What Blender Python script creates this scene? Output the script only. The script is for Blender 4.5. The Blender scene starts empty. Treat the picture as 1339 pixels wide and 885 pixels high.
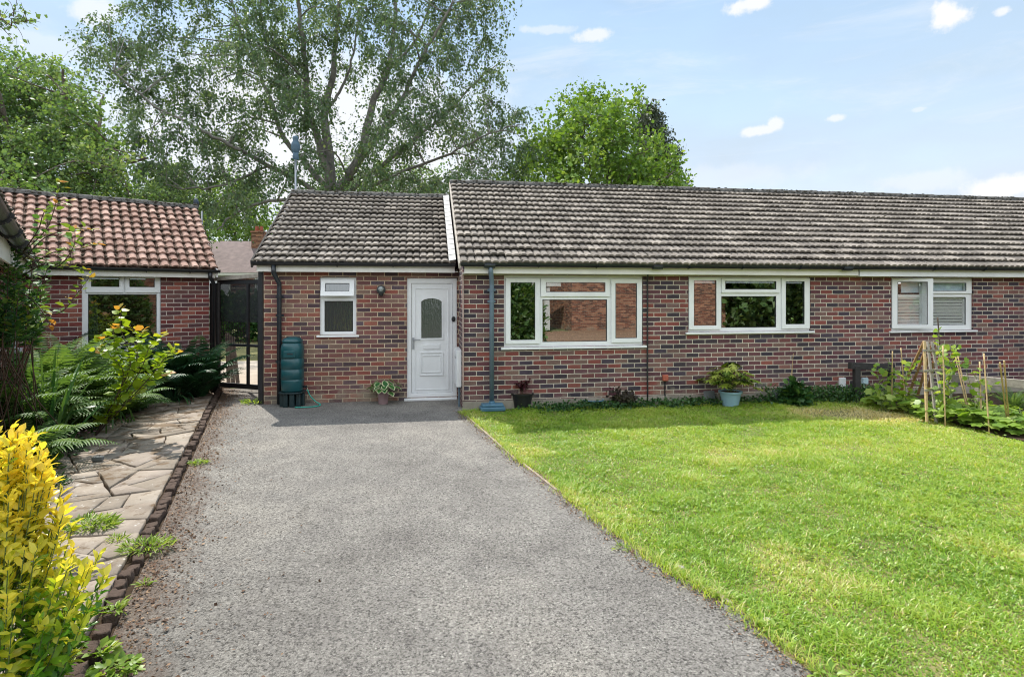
import bpy, bmesh, math, random
import numpy as np
from mathutils import Vector, Matrix
random.seed(7); rng = np.random.default_rng(11)
R = math.radians
SC = bpy.context.scene
COL = SC.collection
# ------------------------------------------------------------------ camera, sky, sun, exposure
F, CX, HY, EYE = 735.0, 669.5, 385.0, 1.79          # the photo's focal length and horizon, in its own pixels
cam = bpy.data.cameras.new('camera'); co = bpy.data.objects.new('camera', cam); COL.objects.link(co)
co.location = (0, 0, EYE); co.rotation_euler = (R(90), 0, 0)
cam.sensor_width = 36; cam.lens = F / 1339 * 36; cam.shift_y = -(442.5 - HY) / 1339
cam.clip_start = .05; cam.clip_end = 3000
SC.camera = co
SUN_AZ, SUN_EL = -35.0, 57.0                        # degrees left of straight ahead, and height
sd = bpy.data.lights.new('sun', 'SUN'); so = bpy.data.objects.new('sun', sd); COL.objects.link(so)
sd.energy = 2.5; sd.angle = R(.5); sd.color = (1, .95, .87)
a, e = R(SUN_AZ), R(SUN_EL)
sdir = Vector((math.sin(a) * math.cos(e), math.cos(a) * math.cos(e), math.sin(e)))
so.rotation_euler = sdir.to_track_quat('Z', 'Y').to_euler()
so.location = (-10, 15, 30)
W = bpy.data.worlds.new('World'); SC.world = W; W.use_nodes = True
SC.view_settings.view_transform = 'Standard'; SC.view_settings.look = 'None'
SC.view_settings.exposure = 1.3; SC.view_settings.gamma = 1
def build_sky():
    nt = W.node_tree; nt.nodes.clear(); N = nt.nodes.new; L = nt.links.new
    out = N('ShaderNodeOutputWorld'); bg = N('ShaderNodeBackground'); L(bg.outputs[0], out.inputs[0])
    sky = N('ShaderNodeTexSky'); sky.sky_type = 'NISHITA'; sky.sun_disc = False
    sky.sun_elevation = R(SUN_EL); sky.sun_rotation = R(SUN_AZ); sky.air_density = 1.0; sky.dust_density = .6; sky.ozone_density = 1.6
    bg.inputs[1].default_value = .15
    tc = N('ShaderNodeTexCoord'); sep = N('ShaderNodeSeparateXYZ'); L(tc.outputs['Generated'], sep.inputs[0])
    def m(op, a, b=None, c=None):
        n = N('ShaderNodeMath'); n.operation = op
        for i, v in enumerate((a, b, c)):
            if v is None: continue
            if isinstance(v, (int, float)): n.inputs[i].default_value = v
            else: L(v, n.inputs[i])
        return n.outputs[0]
    az = m('ARCTAN2', sep.outputs[0], sep.outputs[1]); el = m('ARCSINE', sep.outputs[2])
    n1 = N('ShaderNodeTexNoise'); n1.inputs['Scale'].default_value = 28; n1.inputs['Detail'].default_value = 7; n1.inputs['Roughness'].default_value = .6
    L(tc.outputs['Generated'], n1.inputs['Vector'])
    n2 = N('ShaderNodeTexNoise'); n2.inputs['Scale'].default_value = 5; n2.inputs['Detail'].default_value = 6
    mp = N('ShaderNodeMapping'); mp.inputs['Scale'].default_value = (1, 1, 2.6); L(tc.outputs['Generated'], mp.inputs[0]); L(mp.outputs[0], n2.inputs['Vector'])
    total = None
    # azimuth, elevation, half widths (degrees) and strength of each cloud
    for (px, py, rx, ry, st, k) in [(1236, 22, 34, 21, 1, .9), (1312, 15, 15, 9, .8, 1), (978, 6, 36, 13, .9, .9), (720, 39, 40, 7, .45, 1), (776, 47, 24, 11, .75, .9),
                             (990, 171, 30, 8, .8, .9), (1013, 163, 12, 11, .8, .9), (1091, 155, 16, 6, .7, .9), (1320, 245, 70, 22, 1, .7), (1200, 238, 70, 18, .35, .8),
                             (120, 10, 52, 26, .7, .9), (60, 60, 160, 22, .35, .6), (420, 190, 330, 150, .85, .35), (1203, 143, 12, 4, .4, 1), (900, 235, 200, 20, .25, .5)]:
        dx = px - CX; d = math.hypot(F, dx)
        a0 = math.atan2(dx, F); e0 = math.atan2(HY - py, d); ra = rx * F / (d * d); re = ry / d * math.cos(e0) ** 2
        u = m('DIVIDE', m('SUBTRACT', az, a0), ra); v = m('DIVIDE', m('SUBTRACT', el, e0), re)
        r2 = m('SQRT', m('ADD', m('MULTIPLY', u, u), m('MULTIPLY', v, v)))
        r3 = m('ADD', r2, m('MULTIPLY', m('SUBTRACT', n1.outputs[0], .5), 2.4 * k))
        mr = N('ShaderNodeMapRange'); mr.interpolation_type = 'SMOOTHSTEP'; L(r3, mr.inputs[0])
        mr.inputs[1].default_value = 1.05; mr.inputs[2].default_value = .45; mr.inputs[3].default_value = 0; mr.inputs[4].default_value = st
        total = mr.outputs[0] if total is None else m('MAXIMUM', total, mr.outputs[0])
    # thin high veil, paler toward the horizon
    veil = N('ShaderNodeMapRange'); L(n2.outputs[0], veil.inputs[0]); veil.inputs[1].default_value = .35; veil.inputs[2].default_value = .7; veil.inputs[3].default_value = .84; veil.inputs[4].default_value = .96
    hr = N('ShaderNodeValToRGB'); L(el, hr.inputs[0]); cr = hr.color_ramp
    cr.elements[0].position = .12; cr.elements[0].color = (.765, .82, .90, 1); cr.elements[1].position = .55; cr.elements[1].color = (.465, .68, .94, 1)
    e2 = cr.elements.new(.3); e2.color = (.63, .79, .945, 1)
    sc_ = N('ShaderNodeVectorMath'); sc_.operation = 'SCALE'; L(hr.outputs[0], sc_.inputs[0]); sc_.inputs['Scale'].default_value = 2.62
    mixv = N('ShaderNodeMix'); mixv.data_type = 'RGBA'; L(veil.outputs[0], mixv.inputs['Factor']); L(sky.outputs[0], mixv.inputs[6]); L(sc_.outputs[0], mixv.inputs[7])
    n4 = N('ShaderNodeTexNoise'); n4.inputs['Scale'].default_value = 4.2; n4.inputs['Detail'].default_value = 8; n4.inputs['Roughness'].default_value = .66; n4.inputs['Distortion'].default_value = .7
    mp4 = N('ShaderNodeMapping'); mp4.inputs['Scale'].default_value = (.8, .8, 4.2); mp4.inputs['Rotation'].default_value = (.25, .2, 0); L(tc.outputs['Generated'], mp4.inputs[0]); L(mp4.outputs[0], n4.inputs['Vector'])
    wsp = N('ShaderNodeMapRange'); wsp.interpolation_type = 'SMOOTHSTEP'; L(n4.outputs[0], wsp.inputs[0]); wsp.inputs[1].default_value = .5; wsp.inputs[2].default_value = .78; wsp.inputs[4].default_value = .32
    total = m('MAXIMUM', total, wsp.outputs[0])
    mixc = N('ShaderNodeMix'); mixc.data_type = 'RGBA'; L(total, mixc.inputs['Factor']); L(mixv.outputs[2], mixc.inputs[6]); mixc.inputs[7].default_value = (2.78, 2.8, 2.84, 1)
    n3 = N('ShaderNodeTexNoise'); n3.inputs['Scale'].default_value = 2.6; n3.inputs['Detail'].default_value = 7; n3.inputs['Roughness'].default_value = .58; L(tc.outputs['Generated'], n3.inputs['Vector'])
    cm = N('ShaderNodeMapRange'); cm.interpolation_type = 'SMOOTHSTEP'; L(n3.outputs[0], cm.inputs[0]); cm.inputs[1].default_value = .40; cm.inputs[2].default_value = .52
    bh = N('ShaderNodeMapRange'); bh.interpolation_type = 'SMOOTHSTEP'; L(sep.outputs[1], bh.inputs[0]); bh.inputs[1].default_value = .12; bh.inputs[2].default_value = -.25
    mixb = N('ShaderNodeMix'); mixb.data_type = 'RGBA'; L(m('MULTIPLY', cm.outputs[0], bh.outputs[0]), mixb.inputs['Factor']); L(mixc.outputs[2], mixb.inputs[6]); mixb.inputs[7].default_value = (5.8, 6.1, 6.4, 1)  # unseen bright cloud bank behind the camera, added as fill for the shaded fronts
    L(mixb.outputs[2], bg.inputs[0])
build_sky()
try:
    SC.cycles.max_bounces = 8; SC.cycles.transparent_max_bounces = 16; SC.cycles.caustics_reflective = False; SC.cycles.caustics_refractive = False
    SC.cycles.use_denoising = True; SC.cycles.filter_width = 1.05; SC.cycles.sample_clamp_indirect = 6
except Exception: pass
# ------------------------------------------------------------------ mapping helpers
def G(px, py, z=0.0):                                # the point of the ground (or of height z) seen at a photo pixel
    Y = F * (EYE - z) / (py - HY); return Vector(((px - CX) / F * Y, Y, z))
def A(px, py, Y):                                    # the point at depth Y seen at a photo pixel
    return Vector(((px - CX) / F * Y, Y, EYE + (HY - py) * Y / F))
class Frame:
    def __init__(s, x, y, deg): s.x, s.y, s.c, s.s, s.deg = x, y, math.cos(R(deg)), math.sin(R(deg)), deg
    def at(s, px, t):                                # distance along the facade of a pixel column, on the plane t behind it
        u = (px - CX) / F
        return (u * (s.y + t * s.c) - s.x + t * s.s) / (s.c - u * s.s)
    def z(s, px, py, t):
        q = s.at(px, t); Y = s.y + q * s.s + t * s.c
        return EYE + (HY - py) * Y / F
    def w(s, q, t, z=0): return Vector((s.x + q * s.c - t * s.s, s.y + q * s.s + t * s.c, z))
H = Frame(-.7737, 8.748, 9)
NB = Frame(-5.56, 10.33, 39)
# ------------------------------------------------------------------ object helpers
def tag(o, label=None, cat=None, group=None, kind=None):
    if label: o['label'] = label
    if cat: o['category'] = cat
    if group: o['group'] = group
    if kind: o['kind'] = kind
    return o
def thing(name, label, cat, loc=(0, 0, 0), rz=0, group=None):
    o = bpy.data.objects.new(name, None); COL.objects.link(o); o.empty_display_size = .2
    o.location = loc; o.rotation_euler = (0, 0, rz)
    return tag(o, label, cat, group)
def copy_tree(o, parent=None):
    c = o.copy(); COL.objects.link(c)
    if parent: c.parent = parent
    for ch in list(o.children): copy_tree(ch, c)
    return c
class MB:
    def __init__(s): s.V = []; s.Fc = []
    def v(s, p): s.V.append(tuple(p)); return len(s.V) - 1
    def poly(s, pts): s.Fc.append([s.v(p) for p in pts]); return s
    def box(s, x0, x1, y0, y1, z0, z1):
        i = len(s.V)
        s.V += [(x0, y0, z0), (x1, y0, z0), (x1, y1, z0), (x0, y1, z0), (x0, y0, z1), (x1, y0, z1), (x1, y1, z1), (x0, y1, z1)]
        for f in ((0, 3, 2, 1), (4, 5, 6, 7), (0, 1, 5, 4), (1, 2, 6, 5), (2, 3, 7, 6), (3, 0, 4, 7)): s.Fc.append([i + k for k in f])
        return s
    def bar(s, p, q, w, h, up=(0, 0, 1), taper=1):
        p, q = Vector(p), Vector(q); d = (q - p).normalized(); x = d.cross(Vector(up))
        if x.length < 1e-4: x = d.cross(Vector((0, 1, 0)))
        x.normalize(); y = x.cross(d); i = len(s.V)
        for c, k in ((p, 1), (q, taper)):
            for sx, sy in ((-1, -1), (1, -1), (1, 1), (-1, 1)): s.V.append(tuple(c + x * sx * w / 2 * k + y * sy * h / 2 * k))
        for f in ((0, 1, 2, 3), (7, 6, 5, 4), (0, 4, 5, 1), (1, 5, 6, 2), (2, 6, 7, 3), (3, 7, 4, 0)): s.Fc.append([i + k for k in f])
        return s
    def tube(s, pts, rad, n=8, cap=True):
        pts = [Vector(p) for p in pts]
        if not hasattr(rad, '__len__'): rad = [rad] * len(pts)
        ref = None; i0 = len(s.V)
        for k, p in enumerate(pts):
            d = (pts[min(k + 1, len(pts) - 1)] - pts[max(k - 1, 0)]).normalized()
            if ref is None: ref = d.orthogonal().normalized()
            x = (ref - d * ref.dot(d)).normalized(); ref = x; y = d.cross(x)
            for j in range(n):
                t = 2 * math.pi * j / n; s.V.append(tuple(p + (x * math.cos(t) + y * math.sin(t)) * rad[k]))
        for k in range(len(pts) - 1):
            for j in range(n):
                b = i0 + k * n; s.Fc.append([b + j, b + (j + 1) % n, b + n + (j + 1) % n, b + n + j])
        if cap:
            s.Fc.append([i0 + j for j in range(n)][::-1]); b = i0 + (len(pts) - 1) * n; s.Fc.append([b + j for j in range(n)])
        return s
    def lathe(s, prof, n=24, c=(0, 0, 0), ex=2.0, sx=1, sy=1):   # prof = (radius, z) pairs; ex > 2 squares the section
        i0 = len(s.V)
        for r, z in prof:
            for j in range(n):
                t = 2 * math.pi * j / n; ct, st = math.cos(t), math.sin(t)
                k = (abs(ct) ** ex + abs(st) ** ex) ** (-1 / ex)
                s.V.append((c[0] + r * k * ct * sx, c[1] + r * k * st * sy, c[2] + z))
        for k in range(len(prof) - 1):
            for j in range(n):
                b = i0 + k * n; s.Fc.append([b + j, b + (j + 1) % n, b + n + (j + 1) % n, b + n + j])
        s.Fc.append([i0 + j for j in range(n)][::-1]); b = i0 + (len(prof) - 1) * n; s.Fc.append([b + j for j in range(n)])
        return s
    def prism(s, pts, f0, f1):                       # pts: 2D outline; f0, f1 map a 2D point to the two end faces
        i = len(s.V); n = len(pts)
        s.V += [tuple(f0(p)) for p in pts] + [tuple(f1(p)) for p in pts]
        s.Fc.append([i + k for k in range(n)][::-1]); s.Fc.append([i + n + k for k in range(n)])
        for k in range(n): s.Fc.append([i + k, i + (k + 1) % n, i + n + (k + 1) % n, i + n + k])
        return s
    def plate(s, x0, x1, z0, z1, holes, y0, y1):      # slab in the x-z plane with rectangular openings
        xs = sorted({x0, x1, *[h[0] for h in holes], *[h[1] for h in holes]}); zs = sorted({z0, z1, *[h[2] for h in holes], *[h[3] for h in holes]})
        xs = [x for x in xs if x0 <= x <= x1]; zs = [z for z in zs if z0 <= z <= z1]
        idx = {}
        def vv(x, y, z):
            k = (round(x, 5), round(y, 5), round(z, 5))
            if k not in idx: idx[k] = s.v((x, y, z))
            return idx[k]
        nx, nz = len(xs) - 1, len(zs) - 1
        def solid(i, j):
            if not (0 <= i < nx and 0 <= j < nz): return False
            mx, mz = (xs[i] + xs[i + 1]) / 2, (zs[j] + zs[j + 1]) / 2
            return not any(h[0] < mx < h[1] and h[2] < mz < h[3] for h in holes)
        for i in range(nx):
            for j in range(nz):
                if not solid(i, j): continue
                a, b, c, d = xs[i], xs[i + 1], zs[j], zs[j + 1]
                s.Fc.append([vv(a, y0, c), vv(b, y0, c), vv(b, y0, d), vv(a, y0, d)]); s.Fc.append([vv(a, y1, d), vv(b, y1, d), vv(b, y1, c), vv(a, y1, c)])
                if not solid(i - 1, j): s.Fc.append([vv(a, y0, d), vv(a, y1, d), vv(a, y1, c), vv(a, y0, c)])
                if not solid(i + 1, j): s.Fc.append([vv(b, y0, c), vv(b, y1, c), vv(b, y1, d), vv(b, y0, d)])
                if not solid(i, j - 1): s.Fc.append([vv(a, y0, c), vv(a, y1, c), vv(b, y1, c), vv(b, y0, c)])
                if not solid(i, j + 1): s.Fc.append([vv(b, y0, d), vv(b, y1, d), vv(a, y1, d), vv(a, y0, d)])
        return s
    def mesh(s, name, recalc=True):
        m = bpy.data.meshes.new(name); m.from_pydata(s.V, [], s.Fc)
        if recalc:
            bm = bmesh.new(); bm.from_mesh(m); bmesh.ops.recalc_face_normals(bm, faces=bm.faces); bm.to_mesh(m); bm.free()
        uv = m.uv_layers.new(name='UVMap')
        n = len(m.loops); vi = np.empty(n, np.int32); m.loops.foreach_get('vertex_index', vi)
        co_ = np.empty(len(m.vertices) * 3); m.vertices.foreach_get('co', co_); co_ = co_.reshape(-1, 3)
        uvs = np.empty((n, 2))
        for p in m.polygons:
            ax = max(range(3), key=lambda k: abs(p.normal[k])); sl = slice(p.loop_start, p.loop_start + p.loop_total)
            c = co_[vi[sl]]; uvs[sl] = c[:, (1, 2)] if ax == 0 else c[:, (0, 2)] if ax == 1 else c[:, (0, 1)]
        uv.data.foreach_set('uv', uvs.ravel())
        return m
    def build(s, name, mat, parent=None, smooth=False, bevel=0, seg=2, loc=None, rot=None, recalc=True):
        m = s.mesh(name, recalc); m.materials.append(mat)
        if smooth: m.polygons.foreach_set('use_smooth', [True] * len(m.polygons))
        o = bpy.data.objects.new(name, m); COL.objects.link(o)
        if parent: o.parent = parent
        if loc is not None: o.location = loc
        if rot is not None: o.rotation_euler = rot
        if bevel:
            b = o.modifiers.new('bevel', 'BEVEL'); b.width = bevel; b.segments = seg; b.limit_method = 'ANGLE'; b.angle_limit = R(40)
        return o
# ---- large numpy meshes (leaves, grass, twigs)
class NP:
    def __init__(s): s.ch = []
    def add(s, V, faces, tone=None):
        V = np.asarray(V, float)
        if V.ndim == 2: V = V[None]
        n = V.shape[0]
        if n == 0: return s
        s.ch.append((V, faces, rng.random(n) if tone is None else np.broadcast_to(tone, (n,)))); return s
    def tube(s, pts, rad, n=5):
        b = MB(); b.tube(pts, rad, n, cap=False); return s.add(np.array(b.V), b.Fc)
    def build(s, name, mat, parent=None, smooth=False):
        Vs, LI, LT, TN, off = [], [], [], [], 0
        for V, faces, tone in s.ch:
            n, k = V.shape[:2]; Vs.append(V.reshape(-1, 3)); TN.append(np.repeat(tone, k))
            fl = np.array([i for f in faces for i in f]); lt = np.array([len(f) for f in faces])
            LI.append((fl[None] + (np.arange(n) * k)[:, None]).ravel() + off); LT.append(np.tile(lt, n)); off += n * k
        Vs = np.concatenate(Vs); LI = np.concatenate(LI).astype(np.int32); LT = np.concatenate(LT).astype(np.int32); TN = np.concatenate(TN)
        m = bpy.data.meshes.new(name); m.vertices.add(len(Vs)); m.vertices.foreach_set('co', Vs.ravel().astype(np.float32))
        m.loops.add(len(LI)); m.loops.foreach_set('vertex_index', LI); m.polygons.add(len(LT))
        m.polygons.foreach_set('loop_start', np.concatenate([[0], np.cumsum(LT)[:-1]]).astype(np.int32)); m.polygons.foreach_set('loop_total', LT)
        if smooth: m.polygons.foreach_set('use_smooth', np.ones(len(LT), bool))
        at = m.attributes.new('tone', 'FLOAT', 'POINT'); at.data.foreach_set('value', TN.astype(np.float32))
        m.update(calc_edges=True); m.materials.append(mat)
        o = bpy.data.objects.new(name, m); COL.objects.link(o)
        if parent: o.parent = parent
        return o
def unit(v): v = np.asarray(v, float); return v / np.maximum(np.linalg.norm(v, axis=-1, keepdims=True), 1e-9)
def rdir(n): return unit(rng.normal(size=(n, 3)))
# leaf outlines: x across, y along, z out of the blade
T_DIA = (np.array([(0, 0, 0), (.5, .45, .08), (0, 1, -.06), (-.5, .45, .08)]), [(0, 1, 2), (0, 2, 3)])
T_LEAF = (np.array([(0, 0, 0), (-.36, .28, .06), (0, .28, 0), (.36, .28, .06), (-.34, .66, .03), (0, .68, -.03), (.34, .66, .03), (0, 1, -.14)]),
          [(0, 2, 1), (0, 3, 2), (1, 2, 5, 4), (2, 3, 6, 5), (4, 5, 7), (5, 6, 7)])
T_ROUND = (np.array([(0, 0, 0), (-.5, .22, .05), (0, .3, 0), (.5, .22, .05), (-.52, .6, .04), (0, .62, -.03), (.52, .6, .04), (0, 1, -.12)]),
           [(0, 2, 1), (0, 3, 2), (1, 2, 5, 4), (2, 3, 6, 5), (4, 5, 7), (5, 6, 7)])
def lobed(n, depth=.5):
    V = [(0, 0, 0)]; k = n * 2 + 1
    for i in range(k):
        t = R(-140 + 280 * i / (k - 1)); r = 1 if i % 2 else depth
        V.append((math.sin(t) * r * .55, .45 + math.cos(t) * r * .55, -.1 * r * r))
    return (np.array(V), [(0, i, i + 1) for i in range(1, k)])
T_PALM = lobed(7, .45); T_VINE = lobed(5, .72)
def leaves(npm, tpl, P, D, U, S, Wd=1.0, tone=None):
    T, Fc = tpl; P = np.atleast_2d(P); D = unit(D); X = unit(np.cross(D, U)); Nn = np.cross(X, D)
    S = np.broadcast_to(S, (len(P),))[:, None, None]; Wd = np.broadcast_to(Wd, (len(P),))[:, None, None]
    V = P[:, None] + S * (T[None, :, 1:2] * D[:, None] + Wd * T[None, :, 0:1] * X[:, None] + T[None, :, 2:3] * Nn[:, None])
    npm.add(V, Fc, tone)
def inpoly(pts, poly):
    x, y = pts[:, 0], pts[:, 1]; r = np.zeros(len(pts), bool); n = len(poly)
    for i in range(n):
        (x1, y1), (x2, y2) = poly[i][:2], poly[(i + 1) % n][:2]
        c = ((y1 > y) != (y2 > y)); r ^= c & (x < (x2 - x1) * (y - y1) / (y2 - y1 + 1e-12) + x1)
    return r
_lat = rng.random((256, 256))
def noise2(x, y):
    xi, yi = np.floor(x).astype(int), np.floor(y).astype(int); fx, fy = x - xi, y - yi; fx = fx * fx * (3 - 2 * fx); fy = fy * fy * (3 - 2 * fy)
    g = lambda i, j: _lat[i % 256, j % 256]
    return (g(xi, yi) * (1 - fx) + g(xi + 1, yi) * fx) * (1 - fy) + (g(xi, yi + 1) * (1 - fx) + g(xi + 1, yi + 1) * fx) * fy
def fbm(x, y, o=4): return sum(noise2(x * 2 ** i + 17 * i, y * 2 ** i + 5 * i) / 2 ** i for i in range(o)) / (2 - 2 ** (1 - o))
# ------------------------------------------------------------------ materials
class Mat:
    def __init__(s, name):
        s.m = bpy.data.materials.new(name); s.m.use_nodes = True; s.nt = s.m.node_tree; s.nt.nodes.clear()
        s.out = s.N('ShaderNodeOutputMaterial'); s.b = s.N('ShaderNodeBsdfPrincipled'); s.L(s.b.outputs[0], s.out.inputs[0])
        s.tc = s.N('ShaderNodeTexCoord')
    def N(s, t): return s.nt.nodes.new(t)
    def L(s, a, b): s.nt.links.new(a, b)
    def noise(s, scale, detail=4, rough=.6, co='Object', sc=None):
        n = s.N('ShaderNodeTexNoise'); n.inputs['Scale'].default_value = scale; n.inputs['Detail'].default_value = detail; n.inputs['Roughness'].default_value = rough
        v = s.tc.outputs[co]
        if sc: mp = s.N('ShaderNodeMapping'); mp.inputs['Scale'].default_value = sc; s.L(v, mp.inputs[0]); v = mp.outputs[0]
        s.L(v, n.inputs['Vector']); return n.outputs[0]
    def ramp(s, fac, stops, const=False):
        r = s.N('ShaderNodeValToRGB'); s.L(fac, r.inputs[0]); cr = r.color_ramp
        if const: cr.interpolation = 'CONSTANT'
        while len(cr.elements) < len(stops): cr.elements.new(.5)
        for el, (p, c) in zip(cr.elements, stops):
            el.position = p; el.color = (*c, 1) if len(c) == 3 else c
        return r.outputs[0]
    def rng(s, v, a, b, c=0, d=1):
        n = s.N('ShaderNodeMapRange'); s.L(v, n.inputs[0])
        for i, k in enumerate((a, b, c, d)): n.inputs[i + 1].default_value = k
        return n.outputs[0]
    def mix(s, fac, a, b, mode='MIX'):
        n = s.N('ShaderNodeMix'); n.data_type = 'RGBA'; n.blend_type = mode
        for sock, v in ((n.inputs['Factor'], fac), (n.inputs[6], a), (n.inputs[7], b)):
            if isinstance(v, (int, float)): sock.default_value = v
            elif isinstance(v, tuple): sock.default_value = (*v, 1)
            else: s.L(v, sock)
        return n.outputs[2]
    def math(s, op, a, b):
        n = s.N('ShaderNodeMath'); n.operation = op
        for i, v in enumerate((a, b)):
            if isinstance(v, (int, float)): n.inputs[i].default_value = v
            else: s.L(v, n.inputs[i])
        return n.outputs[0]
    def attr(s, name='tone'):
        n = s.N('ShaderNodeAttribute'); n.attribute_name = name; return n.outputs['Fac']
    def bump(s, h, strength=.4, dist=.01):
        n = s.N('ShaderNodeBump'); n.inputs['Strength'].default_value = strength; n.inputs['Distance'].default_value = dist; s.L(h, n.inputs['Height'])
        s.L(n.outputs[0], s.b.inputs['Normal']); return n.outputs[0]
    def col(s, c):
        if isinstance(c, tuple): s.b.inputs['Base Color'].default_value = (*c, 1)
        else: s.L(c, s.b.inputs['Base Color'])
        return s
    def set(s, **k):
        for n, v in k.items(): s.b.inputs[n.replace('_', ' ')].default_value = v
        return s
def plain(name, c, rough=.5, var=.25, scale=6, bump=.15, spec=.5, metal=0, dist=.004):
    M = Mat(name); n = M.noise(scale, 5)
    d = tuple(x * (1 - var) for x in c); l = tuple(min(1, x * (1 + var)) for x in c)
    M.col(M.ramp(n, [(.3, d), (.7, l)])); M.set(Roughness=rough, Metallic=metal); M.b.inputs['Specular IOR Level'].default_value = spec
    if bump: M.bump(M.noise(scale * 9, 4), bump, dist)
    return M.m
def brick(name, pal, mortar, off=0.0):
    M = Mat(name)
    mp = M.N('ShaderNodeMapping'); M.L(M.tc.outputs['UV'], mp.inputs[0]); mp.inputs['Location'].default_value = (off, .004, 0)
    wv = M.N('ShaderNodeTexNoise'); wv.inputs['Scale'].default_value = 9; wv.inputs['Detail'].default_value = 3; M.L(mp.outputs[0], wv.inputs['Vector'])
    vs = M.N('ShaderNodeVectorMath'); vs.operation = 'MULTIPLY_ADD'; M.L(wv.outputs['Color'], vs.inputs[0]); vs.inputs[1].default_value = (.009, .006, 0); M.L(mp.outputs[0], vs.inputs[2])
    b = M.N('ShaderNodeTexBrick'); M.L(vs.outputs[0], b.inputs['Vector']); b.offset = .5; b.inputs['Scale'].default_value = 1
    b.inputs['Brick Width'].default_value = .225; b.inputs['Row Height'].default_value = .075; b.inputs['Mortar Size'].default_value = .007; b.inputs['Mortar Smooth'].default_value = .25
    b.inputs['Color1'].default_value = (0, 0, 0, 1); b.inputs['Color2'].default_value = (1, 1, 1, 1); b.inputs['Mortar'].default_value = (.5, .5, .5, 1)
    st = [(i / len(pal), c) for i, c in enumerate(pal)]
    c = M.ramp(b.outputs['Color'], st, True)
    fine = M.noise(60, 5, .7, 'UV'); c = M.mix(M.rng(fine, .3, .75, 0, .5), c, (.30, .22, .18), 'MIX') if False else M.mix(1.0, c, M.ramp(fine, [(.25, (.62, .6, .6)), (.75, (1.35, 1.3, 1.3))]), 'MULTIPLY')
    big = M.noise(1.3, 5, .65, 'UV'); c = M.mix(1.0, c, M.ramp(big, [(.3, (.74, .74, .77)), (.7, (1.22, 1.18, 1.12))]), 'MULTIPLY')
    mn = M.noise(35, 4, .6, 'UV'); mc = M.mix(mn, tuple(x * .7 for x in mortar), tuple(x * 1.25 for x in mortar))
    mc = M.mix(1.0, mc, M.ramp(M.noise(2.1, 4, .6, 'UV'), [(.32, (.62, .6, .58)), (.6, (1, 1, 1))]), 'MULTIPLY')
    fc = M.mix(b.outputs['Fac'], c, mc); sz = M.N('ShaderNodeSeparateXYZ'); M.L(M.tc.outputs['UV'], sz.inputs[0])
    ef = M.math('ADD', M.noise(1.6, 5, .7, 'UV'), M.rng(sz.outputs[1], .1, .7, .16, -.12)); fc = M.mix(M.rng(ef, .60, .74, 0, .55), fc, (.34, .31, .23))     # salts and algae near the foot
    M.col(fc); M.set(Roughness=.85); M.b.inputs['Specular IOR Level'].default_value = .3
    h = M.math('SUBTRACT', M.math('MULTIPLY', fine, .35), b.outputs['Fac']); M.bump(h, .7, .006)
    return M.m
PAL = [(.048, .042, .055), (.165, .072, .075), (.105, .050, .060), (.205, .105, .092), (.078, .048, .060), (.235, .085, .070), (.130, .062, .070), (.175, .115, .10), (.055, .045, .055),
       (.125, .053, .063), (.185, .118, .108), (.095, .066, .076), (.215, .070, .060), (.145, .078, .085), (.066, .054, .074), (.165, .068, .067)]
PALR = [(.20, .055, .05), (.13, .06, .06), (.17, .05, .05), (.11, .055, .06), (.25, .09, .07), (.15, .075, .07), (.19, .05, .045), (.10, .045, .05), (.29, .11, .085), (.14, .05, .055)]
PALW = [(.075, .050, .060), (.20, .095, .08), (.145, .070, .068), (.24, .135, .105), (.105, .062, .068), (.26, .105, .078), (.17, .085, .08), (.215, .145, .115), (.08, .058, .064), (.16, .073, .072), (.23, .15, .12), (.125, .083, .09), (.25, .09, .07), (.185, .10, .10), (.095, .072, .09), (.21, .09, .08)]
M_BRICK = brick('brick_multi', PAL, (.62, .565, .47)); M_BRICKW = brick('brick_warm', PALW, (.60, .49, .345)); M_BRICKR = brick('brick_red', PALR, (.58, .50, .44))
M_BRICKO = brick('brick_orange', [(.34, .15, .09), (.46, .24, .15), (.22, .10, .07), (.42, .22, .14), (.28, .12, .08), (.15, .08, .06)], (.4, .33, .25))
def tile(name, c0, c1, lich, moss, mossamt=.55, valley=.12):
    M = Mat(name); t = M.attr()
    c = M.ramp(t, [(0, c0), (.6, tuple((a + b) / 2 for a, b in zip(c0, c1))), (1, c1)])
    n = M.noise(5, 6, .7); c = M.mix(1.0, c, M.ramp(n, [(.3, (.72, .72, .74)), (.7, (1.25, 1.24, 1.2))]), 'MULTIPLY')
    l = M.noise(26, 5, .7); c = M.mix(M.rng(l, .60, .70, 0, .65), c, lich)
    mo = M.noise(11, 6, .75); vl = M.math('ADD', mo, M.math('MULTIPLY', M.math('SUBTRACT', .5, M.attr('val')), valley)); c = M.mix(M.rng(vl, mossamt, mossamt + .09, 0, .92), c, moss)
    M.col(c); M.set(Roughness=.9); M.b.inputs['Specular IOR Level'].default_value = .2
    M.bump(M.noise(70, 5, .7), .5, .006); return M.m
M_TILE = tile('roof_tile_grey', (.145, .128, .113), (.285, .254, .223), (.50, .47, .42), (.036, .031, .025), .585, .10)
M_TILEP = tile('roof_tile_pink', (.26, .158, .125), (.42, .285, .235), (.60, .49, .43), (.062, .037, .024), .52, .42)
M_RIDGE = tile('ridge_mossy', (.10, .10, .10), (.17, .165, .16), (.33, .33, .31), (.035, .035, .028), .5)
M_MOSS = plain('moss', (.05, .043, .028), .95, .5, 30, .5)
M_UPVC = plain('upvc_white', (.765, .785, .80), .32, .055, 3.2, .03)
M_PAINT = plain('fascia_paint', (.74, .73, .69), .45, .08, 3, .08)
M_BLACK = plain('black_plastic', (.018, .02, .024), .38, .2, 8, .06)
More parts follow.
